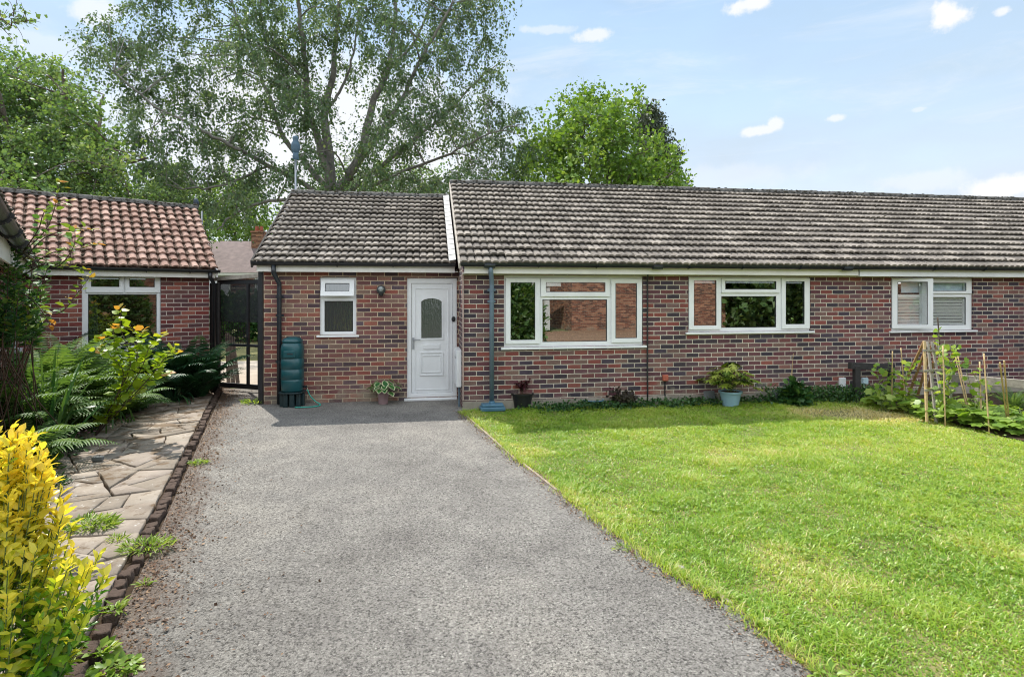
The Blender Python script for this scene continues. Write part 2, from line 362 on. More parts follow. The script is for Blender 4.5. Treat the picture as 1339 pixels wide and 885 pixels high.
M_GUT = plain('gutter_black', (.022, .028, .036), .33, .25, 9, .08)
M_BLUEG = plain('downpipe_bluegrey', (.12, .175, .22), .4, .12, 8, .08)
M_GREENP = plain('green_plastic', (.009, .072, .085), .34, .18, 5, .05)
M_LEAD = plain('lead_flashing', (.30, .31, .31), .6, .15, 9, .2)
M_STONE = None
M_WOODG = plain('weathered_wood', (.29, .26, .22), .85, .3, 14, .5)
M_WOODD = plain('dark_timber', (.028, .026, .026), .8, .3, 14, .4)
M_WOODB = plain('brown_stain_wood', (.30, .17, .075), .7, .25, 14, .3)
M_CANE = plain('bamboo', (.42, .30, .14), .6, .25, 20, .2)
M_EDGE = plain('timber_edging', (.30, .24, .19), .9, .3, 14, .4)
M_TERRA = plain('terracotta_red', (.38, .10, .06), .7, .2, 20, .1)
M_PINKPOT = plain('pink_pot', (.30, .2, .21), .6, .1, 10, .1)
M_BLUEPOT = plain('blue_pot', (.24, .39, .47), .42, .08, 6, .06)
M_DBLUE = plain('dark_blue_pot', (.06, .15, .22), .42, .15, 6, .06)
M_BLACKPOT = plain('black_pot', (.012, .013, .014), .5, .2, 6, .1)
M_SLAB = plain('grey_slab', (.13, .14, .145), .9, .2, 12, .3)
M_METAL = plain('grey_metal', (.35, .37, .40), .4, .1, 8, .05, metal=.8)
M_SOIL = plain('soil', (.065, .045, .03), .98, .4, 9, .9, .1, dist=.02)
M_CURT = plain('curtain', (.33, .35, .36), .9, .1, 6, 0)
M_BLIND = plain('blind_slats', (.10, .10, .10), .6, .1, 6, 0)
M_SHUT = plain('shutter_white', (.86, .86, .85), .5, .03, 6, 0)
M_BIRCH = plain('birch_bark', (.15, .14, .125), .9, .45, 4, .5)
M_BARK = plain('bark', (.11, .09, .07), .95, .35, 8, .6)
M_TWIG = plain('twig', (.085, .055, .04), .9, .3, 8, .2)
M_STEMG = plain('green_stem', (.12, .17, .05), .7, .2, 8, .1)
M_GUNMETAL = plain('lamp_metal', (.10, .12, .13), .35, .1, 8, .04, metal=.6)
M_KERB = plain('edging_brick', (.105, .075, .06), .95, .45, 12, .8, .2, dist=.012)
M_RUBBLE = plain('pale_stone', (.4, .36, .31), .95, .2, 12, .5)
def glass(name, refl=.36, tint=(.6, .63, .63), wav=.0003, rough=0.0, obscure=False):
    M = Mat(name); M.nt.nodes.remove(M.b)
    g = M.N('ShaderNodeBsdfGlossy'); g.inputs['Roughness'].default_value = rough; g.inputs['Color'].default_value = (.95, .97, .97, 1)
    t = M.N('ShaderNodeBsdfTransparent'); t.inputs['Color'].default_value = (*tint, 1); mx = M.N('ShaderNodeMixShader'); mx.inputs[0].default_value = refl
    if obscure:
        t = M.N('ShaderNodeBsdfDiffuse'); t.inputs['Color'].default_value = (.03, .04, .04, 1)
    M.L(t.outputs[0], mx.inputs[1]); M.L(g.outputs[0], mx.inputs[2]); M.L(mx.outputs[0], M.out.inputs[0])
    n = M.noise(3.0 if not obscure else 45, 2, .5, 'Object', (1, 1, 1) if not obscure else (1, 1, .25)); b = M.N('ShaderNodeBump'); b.inputs['Strength'].default_value = 1; b.inputs['Distance'].default_value = wav
    M.L(n, b.inputs['Height']); M.L(b.outputs[0], g.inputs['Normal']); return M.m
M_GLASS = glass('window_glass'); M_OBS = glass('obscured_glass', .15, (.2, .2, .2), .0025, .15, True); M_GLASSD = glass('dim_glass', .12, (.5, .53, .53)); M_GLASSC = glass('clear_glass', .12, (.98, .99, .99))
def leafmat(name, stops, trans=.38, rough=.45, tint=(1.25, 1.15, .5), spec=.4):
    M = Mat(name); c = M.ramp(M.attr(), stops); M.col(c); M.set(Roughness=rough); M.b.inputs['Specular IOR Level'].default_value = spec
    tr = M.N('ShaderNodeBsdfTranslucent'); M.L(M.mix(1.0, c, tint, 'MULTIPLY'), tr.inputs['Color'])
    mx = M.N('ShaderNodeMixShader'); mx.inputs[0].default_value = trans; M.L(M.b.outputs[0], mx.inputs[1]); M.L(tr.outputs[0], mx.inputs[2]); M.L(mx.outputs[0], M.out.inputs[0]); return M.m
LM_BIRCH = leafmat('birch_leaves', [(0, (.06, .115, .06)), (.6, (.115, .19, .09)), (1, (.22, .29, .17))], .42, .4)
LM_TREEL = leafmat('tree_leaves', [(0, (.075, .155, .05)), (.6, (.145, .25, .08)), (1, (.29, .38, .17))], .46)
LM_TREER = leafmat('bright_leaves', [(0, (.075, .16, .03)), (.6, (.155, .275, .05)), (1, (.29, .40, .10))], .48)
LM_CONIF = leafmat('conifer', [(0, (.035, .055, .03)), (1, (.07, .09, .05))], .1)
LM_GRASS = leafmat('grass', [(0, (.085, .20, .018)), (.35, (.215, .39, .035)), (.7, (.41, .55, .075)), (.9, (.58, .60, .20)), (1, (.70, .62, .34))], .5, .38, spec=.6)
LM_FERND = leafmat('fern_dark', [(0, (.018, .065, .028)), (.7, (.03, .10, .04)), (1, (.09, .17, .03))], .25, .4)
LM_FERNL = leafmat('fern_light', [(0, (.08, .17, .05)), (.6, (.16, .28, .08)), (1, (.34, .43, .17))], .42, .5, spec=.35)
LM_IRIS = leafmat('sword_leaf', [(0, (.03, .10, .03)), (1, (.10, .20, .045))], .3, .38)
LM_LIME = leafmat('lime_leaf', [(0, (.20, .34, .02)), (.75, (.34, .46, .03)), (.9, (.42, .42, .06)), (1, (.52, .28, .07))], .5, .4)
LM_EUO = leafmat('golden_leaf', [(0, (.05, .19, .018)), (.3, (.17, .37, .025)), (.5, (.60, .60, .04)), (.7, (.88, .78, .10)), (1, (.94, .74, .08))], .5, .3, (1.1, 1.08, .6), .5)
LM_CLIMB = leafmat('climber_leaf', [(0, (.03, .09, .035)), (.7, (.08, .19, .045)), (.92, (.30, .42, .06)), (1, (.55, .26, .07))], .35, .5, spec=.3)
LM_BEAN = leafmat('bean_leaf', [(0, (.14, .26, .04)), (.6, (.28, .42, .07)), (1, (.44, .54, .16))], .48, .4)
LM_COVER = leafmat('cover_leaf', [(0, (.02, .065, .022)), (.7, (.045, .12, .03)), (1, (.10, .19, .04))], .3, .4)
LM_ACER = leafmat('acer_leaf', [(0, (.05, .012, .02)), (1, (.13, .03, .035))], .3, .45)
LM_FATSIA = leafmat('fatsia_leaf', [(0, (.13, .24, .03)), (.6, (.3, .38, .05)), (1, (.42, .47, .09))], .35, .35)
LM_HOSTA = leafmat('hosta_leaf', [(0, (.03, .12, .035)), (.65, (.06, .18, .04)), (.7, (.5, .55, .33)), (1, (.6, .62, .42))], .25, .35)
LM_LITTER = leafmat('leaf_litter', [(0, (.07, .04, .025)), (.6, (.16, .09, .055)), (1, (.36, .24, .15))], .1, .8)
LM_FLOW = leafmat('petals', [(0, (.55, .08, .03)), (1, (.7, .12, .05))], .3)
LM_YFLOW = leafmat('yellow_petals', [(0, (.75, .5, .02)), (1, (.8, .62, .05))], .3)
LM_PFLOW = leafmat('pink_petals', [(0, (.55, .15, .4)), (1, (.7, .35, .5))], .3)
# ------------------------------------------------------------------ ground, driveway, paving, lawn
def ground_mats():
    g = Mat('ground_earth'); n = g.noise(.25, 6); g.col(g.ramp(n, [(.3, (.07, .10, .03)), (.7, (.13, .15, .05))])); g.set(Roughness=1); g.bump(g.noise(6, 5), .4, .03)
    a = Mat('asphalt'); v = a.N('ShaderNodeTexVoronoi'); v.inputs['Scale'].default_value = 105; v.inputs['Randomness'].default_value = 1; a.L(a.tc.outputs['Object'], v.inputs['Vector'])
    st = a.ramp(v.outputs['Color'], [(0, (.15, .14, .127)), (.5, (.235, .222, .204)), (.85, (.295, .28, .256)), (1, (.46, .435, .395))])
    pit = a.noise(58, 6, .78); gr = a.noise(130, 3, .7)
    c = a.mix(a.rng(pit, .50, .40, 0, .88), st, (.045, .042, .038)); c = a.mix(1.0, c, a.ramp(gr, [(.3, (.7, .7, .7)), (.7, (1.3, 1.3, 1.3))]), 'MULTIPLY')
    big = a.noise(.55, 6, .62); c = a.mix(1.0, c, a.ramp(big, [(.3, (.68, .67, .67)), (.5, (1, 1, 1)), (.7, (1.24, 1.22, 1.18))]), 'MULTIPLY')
    med = a.noise(3.1, 5, .6); c = a.mix(1.0, c, a.ramp(med, [(.3, (.86, .85, .85)), (.7, (1.12, 1.12, 1.1))]), 'MULTIPLY')
    sp = a.noise(1.7, 5, .7, 'Object', (1, .55, 1)); c = a.mix(a.rng(sp, .66, .76, 0, .3), c, (.06, .05, .042))
    # brown silt washed along the edging
    sx = a.N('ShaderNodeSeparateXYZ'); a.L(a.tc.outputs['Object'], sx.inputs[0])
    d = a.math('ADD', a.math('MULTIPLY', sx.outputs[0], .916), a.math('ADD', a.math('MULTIPLY', sx.outputs[1], .400), .737))
    d = a.math('ADD', d, a.math('MULTIPLY', a.math('SUBTRACT', a.noise(2.2, 6, .7), .5), .9))
    c = a.mix(a.rng(d, .32, .03, 0, .58), c, a.mix(a.noise(40, 4), (.07, .045, .03), (.20, .135, .095)))
    cr_ = a.N('ShaderNodeTexVoronoi'); cr_.feature = 'DISTANCE_TO_EDGE'; cr_.inputs['Scale'].default_value = .42; wv = a.N('ShaderNodeVectorMath'); wv.operation = 'MULTIPLY_ADD'; nn = a.N('ShaderNodeTexNoise'); nn.inputs['Scale'].default_value = 2.2; nn.inputs['Detail'].default_value = 5; a.L(a.tc.outputs['Object'], nn.inputs['Vector']); a.L(nn.outputs['Color'], wv.inputs[0]); wv.inputs[1].default_value = (.5, .5, 0); a.L(a.tc.outputs['Object'], wv.inputs[2]); a.L(wv.outputs[0], cr_.inputs['Vector'])
    ck = a.math('MULTIPLY', a.rng(cr_.outputs['Distance'], .008, .002, 0, .28), a.rng(a.noise(.8, 3), .5, .6, 0, 1)); c = a.mix(ck, c, (.04, .036, .03))
    a.col(c); a.set(Roughness=.92); a.b.inputs['Specular IOR Level'].default_value = .25
    a.bump(a.math('ADD', a.math('MULTIPLY', pit, 1.0), a.math('MULTIPLY', gr, .35)), .9, .012)
    s = Mat('crazy_paving'); t = s.attr(); b = s.ramp(t, [(0, (.20, .168, .135)), (.4, (.285, .24, .192)), (.75, (.30, .25, .21)), (1, (.37, .32, .262))])
    b = s.mix(1.0, b, s.ramp(s.noise(3.5, 6, .7), [(.3, (.72, .70, .68)), (.7, (1.2, 1.2, 1.18))]), 'MULTIPLY')
    li = s.noise(13, 5, .65); b = s.mix(s.rng(li, .64, .68, 0, .75), b, (.55, .53, .49))
    mo = s.noise(4.2, 7, .72); sy = s.N('ShaderNodeSeparateXYZ'); s.L(s.tc.outputs['Object'], sy.inputs[0])
    lv = s.rng(sy.outputs[1], 3.5, 8, .0, .1); b = s.mix(s.rng(s.math('ADD', mo, lv), .575, .66, 0, .85), b, (.13, .08, .038))
    s.col(b); s.set(Roughness=.9); s.bump(s.noise(30, 6, .7), .6, .01)
    l = Mat('lawn_earth'); l.col(l.ramp(l.noise(8, 5), [(.3, (.13, .13, .04)), (.7, (.24, .21, .08))])); l.set(Roughness=1); l.bump(l.noise(40, 4), .5, .02)
    f = Mat('patio'); f.col(f.ramp(f.noise(2, 5), [(.3, (.38, .32, .26)), (.7, (.52, .45, .37))])); f.set(Roughness=.9); f.bump(f.noise(20, 4), .4, .01)
    return g.m, a.m, s.m, l.m, f.m
M_GROUND, M_ASPH, M_STONE, M_LAWN, M_PATIO = ground_mats()
def sheet(name, pts, z, mat):
    m = bpy.data.meshes.new(name); bm = bmesh.new(); vs = [bm.verts.new((p[0], p[1], z)) for p in pts]; f = bm.faces.new(vs); bmesh.ops.triangulate(bm, faces=[f]); bmesh.ops.recalc_face_normals(bm, faces=bm.faces)
    for f in bm.faces:
        if f.normal.z < 0: f.normal_flip()
    bm.to_mesh(m); bm.free(); m.materials.append(mat); o = bpy.data.objects.new(name, m); COL.objects.link(o); return tag(o, kind='structure')
sheet('ground', [(-900, -300), (900, -300), (900, 1500), (-900, 1500)], -.012, M_GROUND)
KA, KB = Vector((-5.0, 9.6, 0)), Vector((-1.99, 2.71, 0)); KD = (KB - KA).normalized(); KN = Vector((-KD.y, KD.x, 0))   # KN points to the driveway side
edge_px = [(604, 539), (612, 545), (640, 570), (680, 606), (720, 637), (760, 667), (805, 700), (850, 733), (905, 766), (960, 797), (1020, 840), (1080, 885), (1200, 985)]
edge = [G(*p) for p in edge_px]
def refine(pts, step=.12, jit=.02):
    out = []
    for p, q in zip(pts, pts[1:]):
        n = max(1, int((q - p).length / step))
        for i in range(n): out.append(p.lerp(q, i / n) + Vector((random.uniform(-jit, jit), random.uniform(-jit, jit), 0)))
    return out + [pts[-1]]
edge_f = [p + Vector((1, .3, 0)) * .16 * (fbm(np.array([p.y * 1.15 + 3.7]), np.array([8.3]), 4)[0] - .5) for p in refine(edge, .09, .03)]
kf, kn = KA - KD * 1.15, KA + KD * 12
sheet('driveway', [kf, (-3.6, 10.9), (-.6, 10.0)] + [tuple(p) for p in edge_f] + [(3.2, 0), (4.5, -8), (kn.x, -8), kn], .006, M_ASPH)
lawn_poly = [tuple(p)[:2] for p in edge_f] + [(3.3, .5), (7, -2), (9.5, 3), (9.6, 5.5)] + [tuple(G(*p))[:2] for p in [(1339, 578), (1290, 566), (1240, 553), (1180, 538), (1140, 528)]] + [tuple(H.w(q, -.12))[:2] for q in (7.2, 5.5, 3.5, 1.5, .2)]
sheet('lawn', lawn_poly, 0.0, M_LAWN)
bed_r = [tuple(G(*p))[:2] for p in [(1142, 528), (1182, 538), (1242, 553), (1292, 566), (1345, 579)]]
sheet('flower_bed_soil', bed_r + [(9.6, 5.6), (13, 6), (13, 10.6), tuple(H.w(10, -.05))[:2], tuple(H.w(7.1, -.05))[:2]], .012, M_SOIL)
kl = [KA - KD * .9, KA + KD * 9.5]
sheet('planting_bed_soil', [tuple(kl[0] + KN * .03)[:2], tuple(kl[1] + KN * .03)[:2], (-3.2, -.2), (-8.5, 1.5), (-9, 8), (-5.5, 11.2)], -.004, M_SOIL)
sheet('back_lawn', [(-9, 13.6), (6, 13.6), (6, 40), (-20, 40)], .0, M_LAWN)
sheet('patio', [(-8.5, 10.9), (-3.2, 10.9), (-3.2, 15.5), (-9.5, 14.8)], .010, M_PATIO)
# crazy paving: one surface of irregular slabs, cut from the strip by random lines
def paving():
    P0 = [KA - KD * .55 - KN * .115, KA + KD * 9.2 - KN * .115, KA + KD * 9.2 - KN * 3.6, KA - KD * .55 - KN * 3.6]
    left = [G(*p) for p in [(212, 524), (140, 552), (70, 590), (10, 640), (-60, 700), (-200, 800)]]
    left_poly = [tuple(p)[:2] for p in left] + [(-3.0, .2), (-1.0, .2), (-1.2, 1), (-4.9, 10.4)]
    out, stack = [], [[(p.x, p.y) for p in P0]]
    def area(p): return abs(sum(p[i][0] * p[(i + 1) % len(p)][1] - p[(i + 1) % len(p)][0] * p[i][1] for i in range(len(p)))) / 2
    while stack:
        p = stack.pop(); ar = area(p)
        if ar < random.choice([.04, .07, .11, .16, .24]): out.append(p); continue
        c = np.mean(p, axis=0) + rng.normal(size=2) * .12 * math.sqrt(ar)
        pa = np.array(p) - np.mean(p, axis=0); w, v = np.linalg.eigh(pa.T @ pa); ang = math.atan2(v[1, 1], v[0, 1]) + random.uniform(-.5, .5)
        n = np.array((math.sin(ang), -math.cos(ang))); 
        n = np.array((-math.sin(ang + math.pi / 2), math.cos(ang + math.pi / 2)))
        sd_ = [float(np.dot(np.array(q) - c, n)) for q in p]; a_, b_ = [], []
        for i in range(len(p)):
            j = (i + 1) % len(p); (a_ if sd_[i] >= 0 else b_).append(p[i])
            if sd_[i] * sd_[j] < 0:
                t = sd_[i] / (sd_[i] - sd_[j]); q = (p[i][0] + (p[j][0] - p[i][0]) * t, p[i][1] + (p[j][1] - p[i][1]) * t); a_.append(q); b_.append(q)
        if len(a_) < 3 or len(b_) < 3: out.append(p); continue
        stack += [a_, b_]
    npm = NP()
    for p in out:
        c = np.mean(p, axis=0)
        if not inpoly(c[None], left_poly)[0]: continue
        if area(p) < .02: continue
        # denser, wavering outline
        q = []
        for i in range(len(p)):
            a_, b_ = np.array(p[i]), np.array(p[(i + 1) % len(p)]); k = max(1, int(np.linalg.norm(b_ - a_) / .12))
            nrm = np.array((-(b_ - a_)[1], (b_ - a_)[0])); nrm = nrm / (np.linalg.norm(nrm) + 1e-9)
            for t in range(k): q.append(a_ + (b_ - a_) * t / k + (nrm * random.uniform(-.008, .008) if t else 0))
        q = np.array(q); dirs = q - c; ln = np.linalg.norm(dirs, axis=1, keepdims=True); gap = random.uniform(.007, .014)
        inner = c + dirs * (1 - gap / np.maximum(ln, .05)); top = c + dirs * (1 - (gap + .008) / np.maximum(ln, .05))
        tilt = rng.normal(size=2) * .012; z0 = .034 + random.uniform(-.007, .007); n = len(q)
        zt = z0 + (top - c) @ tilt
        V = np.concatenate([np.c_[inner, np.full(n, -.01)], np.c_[inner, zt - .006], np.c_[top, zt]])
        Fc = [(i, (i + 1) % n, n + (i + 1) % n, n + i) for i in range(n)] + [(n + i, n + (i + 1) % n, 2 * n + (i + 1) % n, 2 * n + i) for i in range(n)] + [tuple(2 * n + i for i in range(n))]
        npm.add(V, Fc)
    o = npm.build('paved_path', M_STONE); tag(o, kind='structure')
paving()
# ------------------------------------------------------------------ roof, windows and gutters
def tiled_roof(name, parent, s0, s1, t0, z0, t1, z1, n, pitch, amp, prof, lip, mat, back=None, per=2):
    V, Fc, T, VL = [], [], [], []
    dt, dz = (t1 - t0), (z1 - z0); ln = math.hypot(dt, dz); nt_, nz_ = -dz / ln, dt / ln; g = 1.0 / n
    nr = int(round((s1 - s0) / pitch)); pitch = (s1 - s0) / nr
    for i in range(n):
        off = 0
        for k in range(0, nr, per):
            tone = random.random(); dl = random.uniform(0, .010) + (random.random() < .04) * .012; ds = random.uniform(-.004, .004); sk = random.uniform(-.006, .006) + (random.random() < .03) * random.uniform(-.022, .022)
            kk = min(per, nr - k); cols = [(s0 + (k + r + f) * pitch, h) for r in range(kk) for f, h in prof] + [(s0 + (k + kk) * pitch - .004, prof[0][1])]
            b = len(V); m = len(cols)
            for row in range(3):
                for ci, (s, h) in enumerate(cols):
                    if row == 0: fa, lift = i * g + sk * ci / m / ln, lip + dl - .026
                    elif row == 1: fa, lift = i * g + sk * ci / m / ln, lip + dl
                    else: fa, lift = min((i + 1.12) * g, 1), .002
                    hh = h * amp + lift
                    if row == 0: hh = h * amp * .75 + lift
                    V.append((s + ds, t0 + dt * fa + nt_ * hh, z0 + dz * fa + nz_ * hh)); T.append(tone); VL.append(h)
            for row in range(2):
                for c in range(m - 1): Fc.append((b + row * m + c, b + row * m + c + 1, b + (row + 1) * m + c + 1, b + (row + 1) * m + c))
    b = len(V)
    if back:                                       # rear slope and sealed underside
        tb, zb = back
        V += [(s0, t1, z1 - .01), (s1, t1, z1 - .01), (s1, tb, zb), (s0, tb, zb), (s0 + .02, t0 + .03, z0 - .025), (s1 - .02, t0 + .03, z0 - .025), (s1 - .02, t1, z1 - .05), (s0 + .02, t1, z1 - .05)]; T += [.4] * 8; VL += [.5] * 8
        Fc += [(b, b + 1, b + 2, b + 3), (b + 4, b + 5, b + 6, b + 7)]
    m = bpy.data.meshes.new(name); m.from_pydata(V, [], Fc); at = m.attributes.new('tone', 'FLOAT', 'POINT'); at.data.foreach_set('value', T); at = m.attributes.new('val', 'FLOAT', 'POINT'); at.data.foreach_set('value', VL); m.materials.append(mat)
    o = bpy.data.objects.new(name, m); COL.objects.link(o); o.parent = parent
    # moss cushions along the tile laps
    mo = MB(); cnt = int((s1 - s0) * n * (5.5 if per == 2 else 6))
    if per == 1: cnt *= 3
    for _ in range(cnt):
        i = random.randrange(n); s = random.uniform(s0 + .03, s1 - .03); r = random.uniform(.008, .021)
        if noise2(np.array([s * 1.1]), np.array([i * .45 + n]))[0] < random.random() * .75: continue
        if per == 1 and random.random() < .75: s = s0 + (int((s - s0) / pitch) + random.choice([-.04, .02, .08, .14])) * pitch; s = max(s, s0 + .02); r *= 1.15

        if random.random() < .12: r *= 1.5
        fa = (i + random.choice([0, 0, 0, .15, .4, .7]) * random.random()) * g; hh = lip * .9 + .006
        c = (s, t0 + dt * fa + nt_ * hh, z0 + dz * fa + nz_ * hh); bb = len(mo.V)
        for q in [(0, 0, 1)] + [(math.cos(x * 1.2566) * random.uniform(.8, 1.6), math.sin(x * 1.2566) * random.uniform(.8, 1.3), random.uniform(-.1, .25)) for x in range(5)] + [(0, 0, -1)]:
            mo.V.append((c[0] + q[0] * r, c[1] + q[1] * r, c[2] + q[2] * r * .8))
        for x in range(5): mo.Fc += [(bb, bb + 1 + x, bb + 1 + (x + 1) % 5), (bb + 6, bb + 1 + (x + 1) % 5, bb + 1 + x)]
    mm = mo.build('moss', M_MOSS, o, smooth=True); mm['kind'] = 'stuff'
    return o
def ridge_tiles(roof, s0, s1, t, z, r, mat, pitch=.44):
    n = int(round((s1 - s0) / pitch)); p = (s1 - s0) / n; proto = None
    for k in range(n):
        if proto is None:
            b = MB(); V = []
            for x, rr in ((0, r), (p - .03, r), (p - .03, r + .008), (p - .004, r + .008)):
                for j in range(9):
                    a_ = R(-8 + 196 * j / 8); V.append((x, -math.cos(a_) * rr, math.sin(a_) * rr * .72))
            b.V = V; b.Fc = [(q * 9 + j, q * 9 + j + 1, q * 9 + 10 + j, q * 9 + 9 + j) for q in range(3) for j in range(8)] + [tuple(range(9)), tuple(range(27, 36))]
            proto = b.build('ridge_tile', mat, roof, smooth=True); o = proto
            at = proto.data.attributes.new('tone', 'FLOAT', 'POINT'); at.data.foreach_set('value', [.4] * len(proto.data.vertices)); at = proto.data.attributes.new('val', 'FLOAT', 'POINT'); at.data.foreach_set('value', [.5] * len(proto.data.vertices))
        else:
            o = proto.copy(); COL.objects.link(o); o.parent = roof
        o.location = (s0 + k * p, t + random.uniform(-.008, .008), z + random.uniform(-.006, .008)); o.rotation_euler = (random.uniform(-.03, .03), random.uniform(-.012, .012), random.uniform(-.012, .012))
    jm = MB()
    for k in range(int((s1 - s0) * 26)):
        s = random.uniform(s0, s1); sy = random.choice([-1, -1, 1]); a_ = random.uniform(.1, 1.4); rr = random.uniform(.012, .032); c = (s, t + sy * -1 * -math.cos(a_) * r if False else t - math.cos(a_) * r * (1 if sy < 0 else -1), z + math.sin(a_) * r * .72)
        bb = len(jm.V)
        for q in [(0, 0, 1)] + [(math.cos(x * 1.2566) * random.uniform(.8, 1.8), math.sin(x * 1.2566), random.uniform(-.1, .3)) for x in range(5)] + [(0, 0, -1)]: jm.V.append((c[0] + q[0] * rr, c[1] + q[1] * rr, c[2] + q[2] * rr * .6))
        for x in range(5): jm.Fc += [(bb, bb + 1 + x, bb + 1 + (x + 1) % 5), (bb + 6, bb + 1 + (x + 1) % 5, bb + 1 + x)]
    o = jm.build('ridge_moss', M_MOSS, roof, smooth=True); o['kind'] = 'stuff'
def gutter(parent, s0, s1, t, z, mat, r=.056, brackets=()):
    b = MB(); n = 10; ring = [(-math.cos(math.pi * j / n) * r, -math.sin(math.pi * j / n) * r) for j in range(n + 1)] + [(math.cos(math.pi * (1 - 0) + math.pi * j / n) * 0 + math.cos(math.pi * j / n) * (r - .006), -math.sin(math.pi * j / n) * (r - .006)) for j in range(n + 1)]
    for s in (s0, s1): b.V += [(s, t + a_, z + c) for a_, c in ring]
    m = len(ring); b.Fc = [(j, (j + 1) % m, m + (j + 1) % m, m + j) for j in range(m)]
    for s in (s0, s1):                              # stop ends
        i = len(b.V); b.V += [(s, t - math.cos(math.pi * j / n) * r * .98, z - math.sin(math.pi * j / n) * r * .98) for j in range(n + 1)]; b.Fc.append(list(range(i, i + n + 1)))
    o = b.build('gutter', mat, parent, recalc=False)
    for s in brackets:
        k = MB(); pts = [(s, t + r + .03, z - .01)] + [(s, t + math.cos(math.pi * j / 6) * (r + .006), z - math.sin(math.pi * j / 6) * (r + .006)) for j in range(7)]
        for p, q in zip(pts, pts[1:]): k.bar(p, q, .03, .008, up=(1, 0, 0))
        k.build('bracket', mat, o)
    return o
def window(parent, x0, x1, z0, z1, t, sashes, panes, sill=True, name='window', glassm=None, sillx=.05):
    """frame plate with openings; sashes = list of ((x0,x1,z0,z1) outer, (glass), hinge or None); panes = fixed glass"""
    glassm = glassm or M_GLASS; b = MB(); holes = [s[1] for s in sashes] + list(panes)
    holes = [(h[0] - .012, h[1] + .012, h[2] - .012, h[3] + .012) if i < len(sashes) else h for i, h in enumerate(holes)]
    b.plate(x0, x1, z0, z1, holes, t, t + .06)
    w = b.build(name, M_UPVC, parent, bevel=.006)
    for so_, g_, hinge in sashes:
        hx, hz = {'left': (so_[0], 0), 'top': (0, so_[3])}.get(hinge[0] if hinge else None, (0, 0)); 
        k = MB(); k.plate(so_[0] - hx, so_[1] - hx, so_[2] - hz, so_[3] - hz, [(g_[0] - hx, g_[1] - hx, g_[2] - hz, g_[3] - hz)], -.026, -.002)
        s = k.build('sash', M_UPVC, w, bevel=.007, loc=(hx, t, hz))
        if hinge: s.rotation_euler = (0, 0, -R(hinge[1])) if hinge[0] == 'left' else (-R(hinge[1]), 0, 0)
        gl = MB(); gl.box(g_[0] - hx - .008, g_[1] - hx + .008, -.012, -.006, g_[2] - hz - .008, g_[3] - hz + .008)
        p = gl.build('pane', glassm, w, loc=(hx, t, hz)); p.rotation_euler = s.rotation_euler
        gk = MB(); gk.plate(g_[0] - hx - .002, g_[1] - hx + .002, g_[2] - hz - .002, g_[3] - hz + .002, [(g_[0] - hx + .006, g_[1] - hx - .006, g_[2] - hz + .006, g_[3] - hz - .006)], -.0215, -.0125)
        q = gk.build('gasket', M_BLACK, w, loc=(hx, t, hz)); q.rotation_euler = s.rotation_euler
    for g_ in panes:
        gl = MB(); gl.box(g_[0] - .0, g_[1] + .0, t + .018, t + .024, g_[2], g_[3]); gl.build('pane', glassm, w)
        gk = MB(); gk.plate(g_[0] + .001, g_[1] - .001, g_[2] + .001, g_[3] - .001, [(g_[0] + .009, g_[1] - .009, g_[2] + .009, g_[3] - .009)], t + .008, t + .0175); gk.build('gasket', M_BLACK, w)
    if sill:
        k = MB(); k.box(x0 - sillx, x1 + sillx, t - .075, t + .05, z0 - .034, z0 - .002); k.build('sill', M_UPVC, w, bevel=.006)
    return w
def downpipe(parent, pts, r, mat, clips=()):
    b = MB(); b.tube(pts, r, 14); o = b.build('downpipe', mat, parent, smooth=True)
    for z in clips:
        p = pts[-1]; k = MB(); k.lathe([(r * 1.22, z - .02), (r * 1.22, z + .02)], 14, (p[0], p[1], 0)); k.box(p[0] - r * 1.7, p[0] + r * 1.7, p[1] + r * .55, p[1] + r * 1.25, z - .018, z + .018); k.build('clip', mat, o)
    return o
# ------------------------------------------------------------------ the bungalow terrace
HX = math.radians(9)
B = thing('terraced_bungalow', 'long low brick bungalow with mossy grey tiled roof, white door and white framed windows', 'house', (H.x, H.y, 0), HX)
EXT = .889                                             # the entrance wing stands back by this much
s_l = H.at(345, EXT); S_END = 17.0
def wrect(t, pa, pb):                                  # a window rectangle from two photo pixels, in facade coordinates
    return [H.at(pa[0], t), H.at(pb[0], t), H.z((pa[0] + pb[0]) / 2, pb[1], t), H.z((pa[0] + pb[0]) / 2, pa[1], t)]
def sub(r, fx0, fx1, fz0, fz1): w, h = r[1] - r[0], r[3] - r[2]; return (r[0] + w * fx0, r[0] + w * fx1, r[3] - h * fz1, r[3] - h * fz0)
W1 = wrect(0, (659, 360), (841, 453.0)); W2 = wrect(0, (900, 359.5), (1060, 433.5)); W3 = wrect(0, (1165.5, 362), (1273, 432))
TOPZ = 2.105
for w in (W1, W2, W3): w[3] = min(w[3], TOPZ - .012)
W4 = wrect(EXT, (418, 362.5), (466, 438)); D1 = wrect(EXT, (532, 363.5), (597.5, 519.5)); D1[1] = min(D1[1], -.012)
b = MB(); b.plate(0, S_END, -.1, TOPZ, [tuple(W1), tuple(W2), tuple(W3)], 0, .11); b.build('wall', M_BRICK, B)
b = MB(); b.box(0, .11, .1105, 5.9, -.1, TOPZ); b.box(S_END - .11, S_END, .1105, 5.9, -.1, TOPZ); b.box(0, S_END, 5.9005, 6.0, -.1, TOPZ); b.build('wall', M_BRICK, B)
b = MB(); b.plate(s_l, -.001, -.1, TOPZ + .06, [tuple(W4), tuple(D1)], EXT, EXT + .11); b.build('wall', M_BRICKW, B)
b = MB(); b.box(s_l, s_l + .11, EXT + .1105, 5.9, -.1, TOPZ); b.box(s_l, -.001, 5.9005, 6.0, -.1, TOPZ); b.build('wall', M_BRICKW, B)
RT, RZ = 2.92, 4.08                                    # main ridge
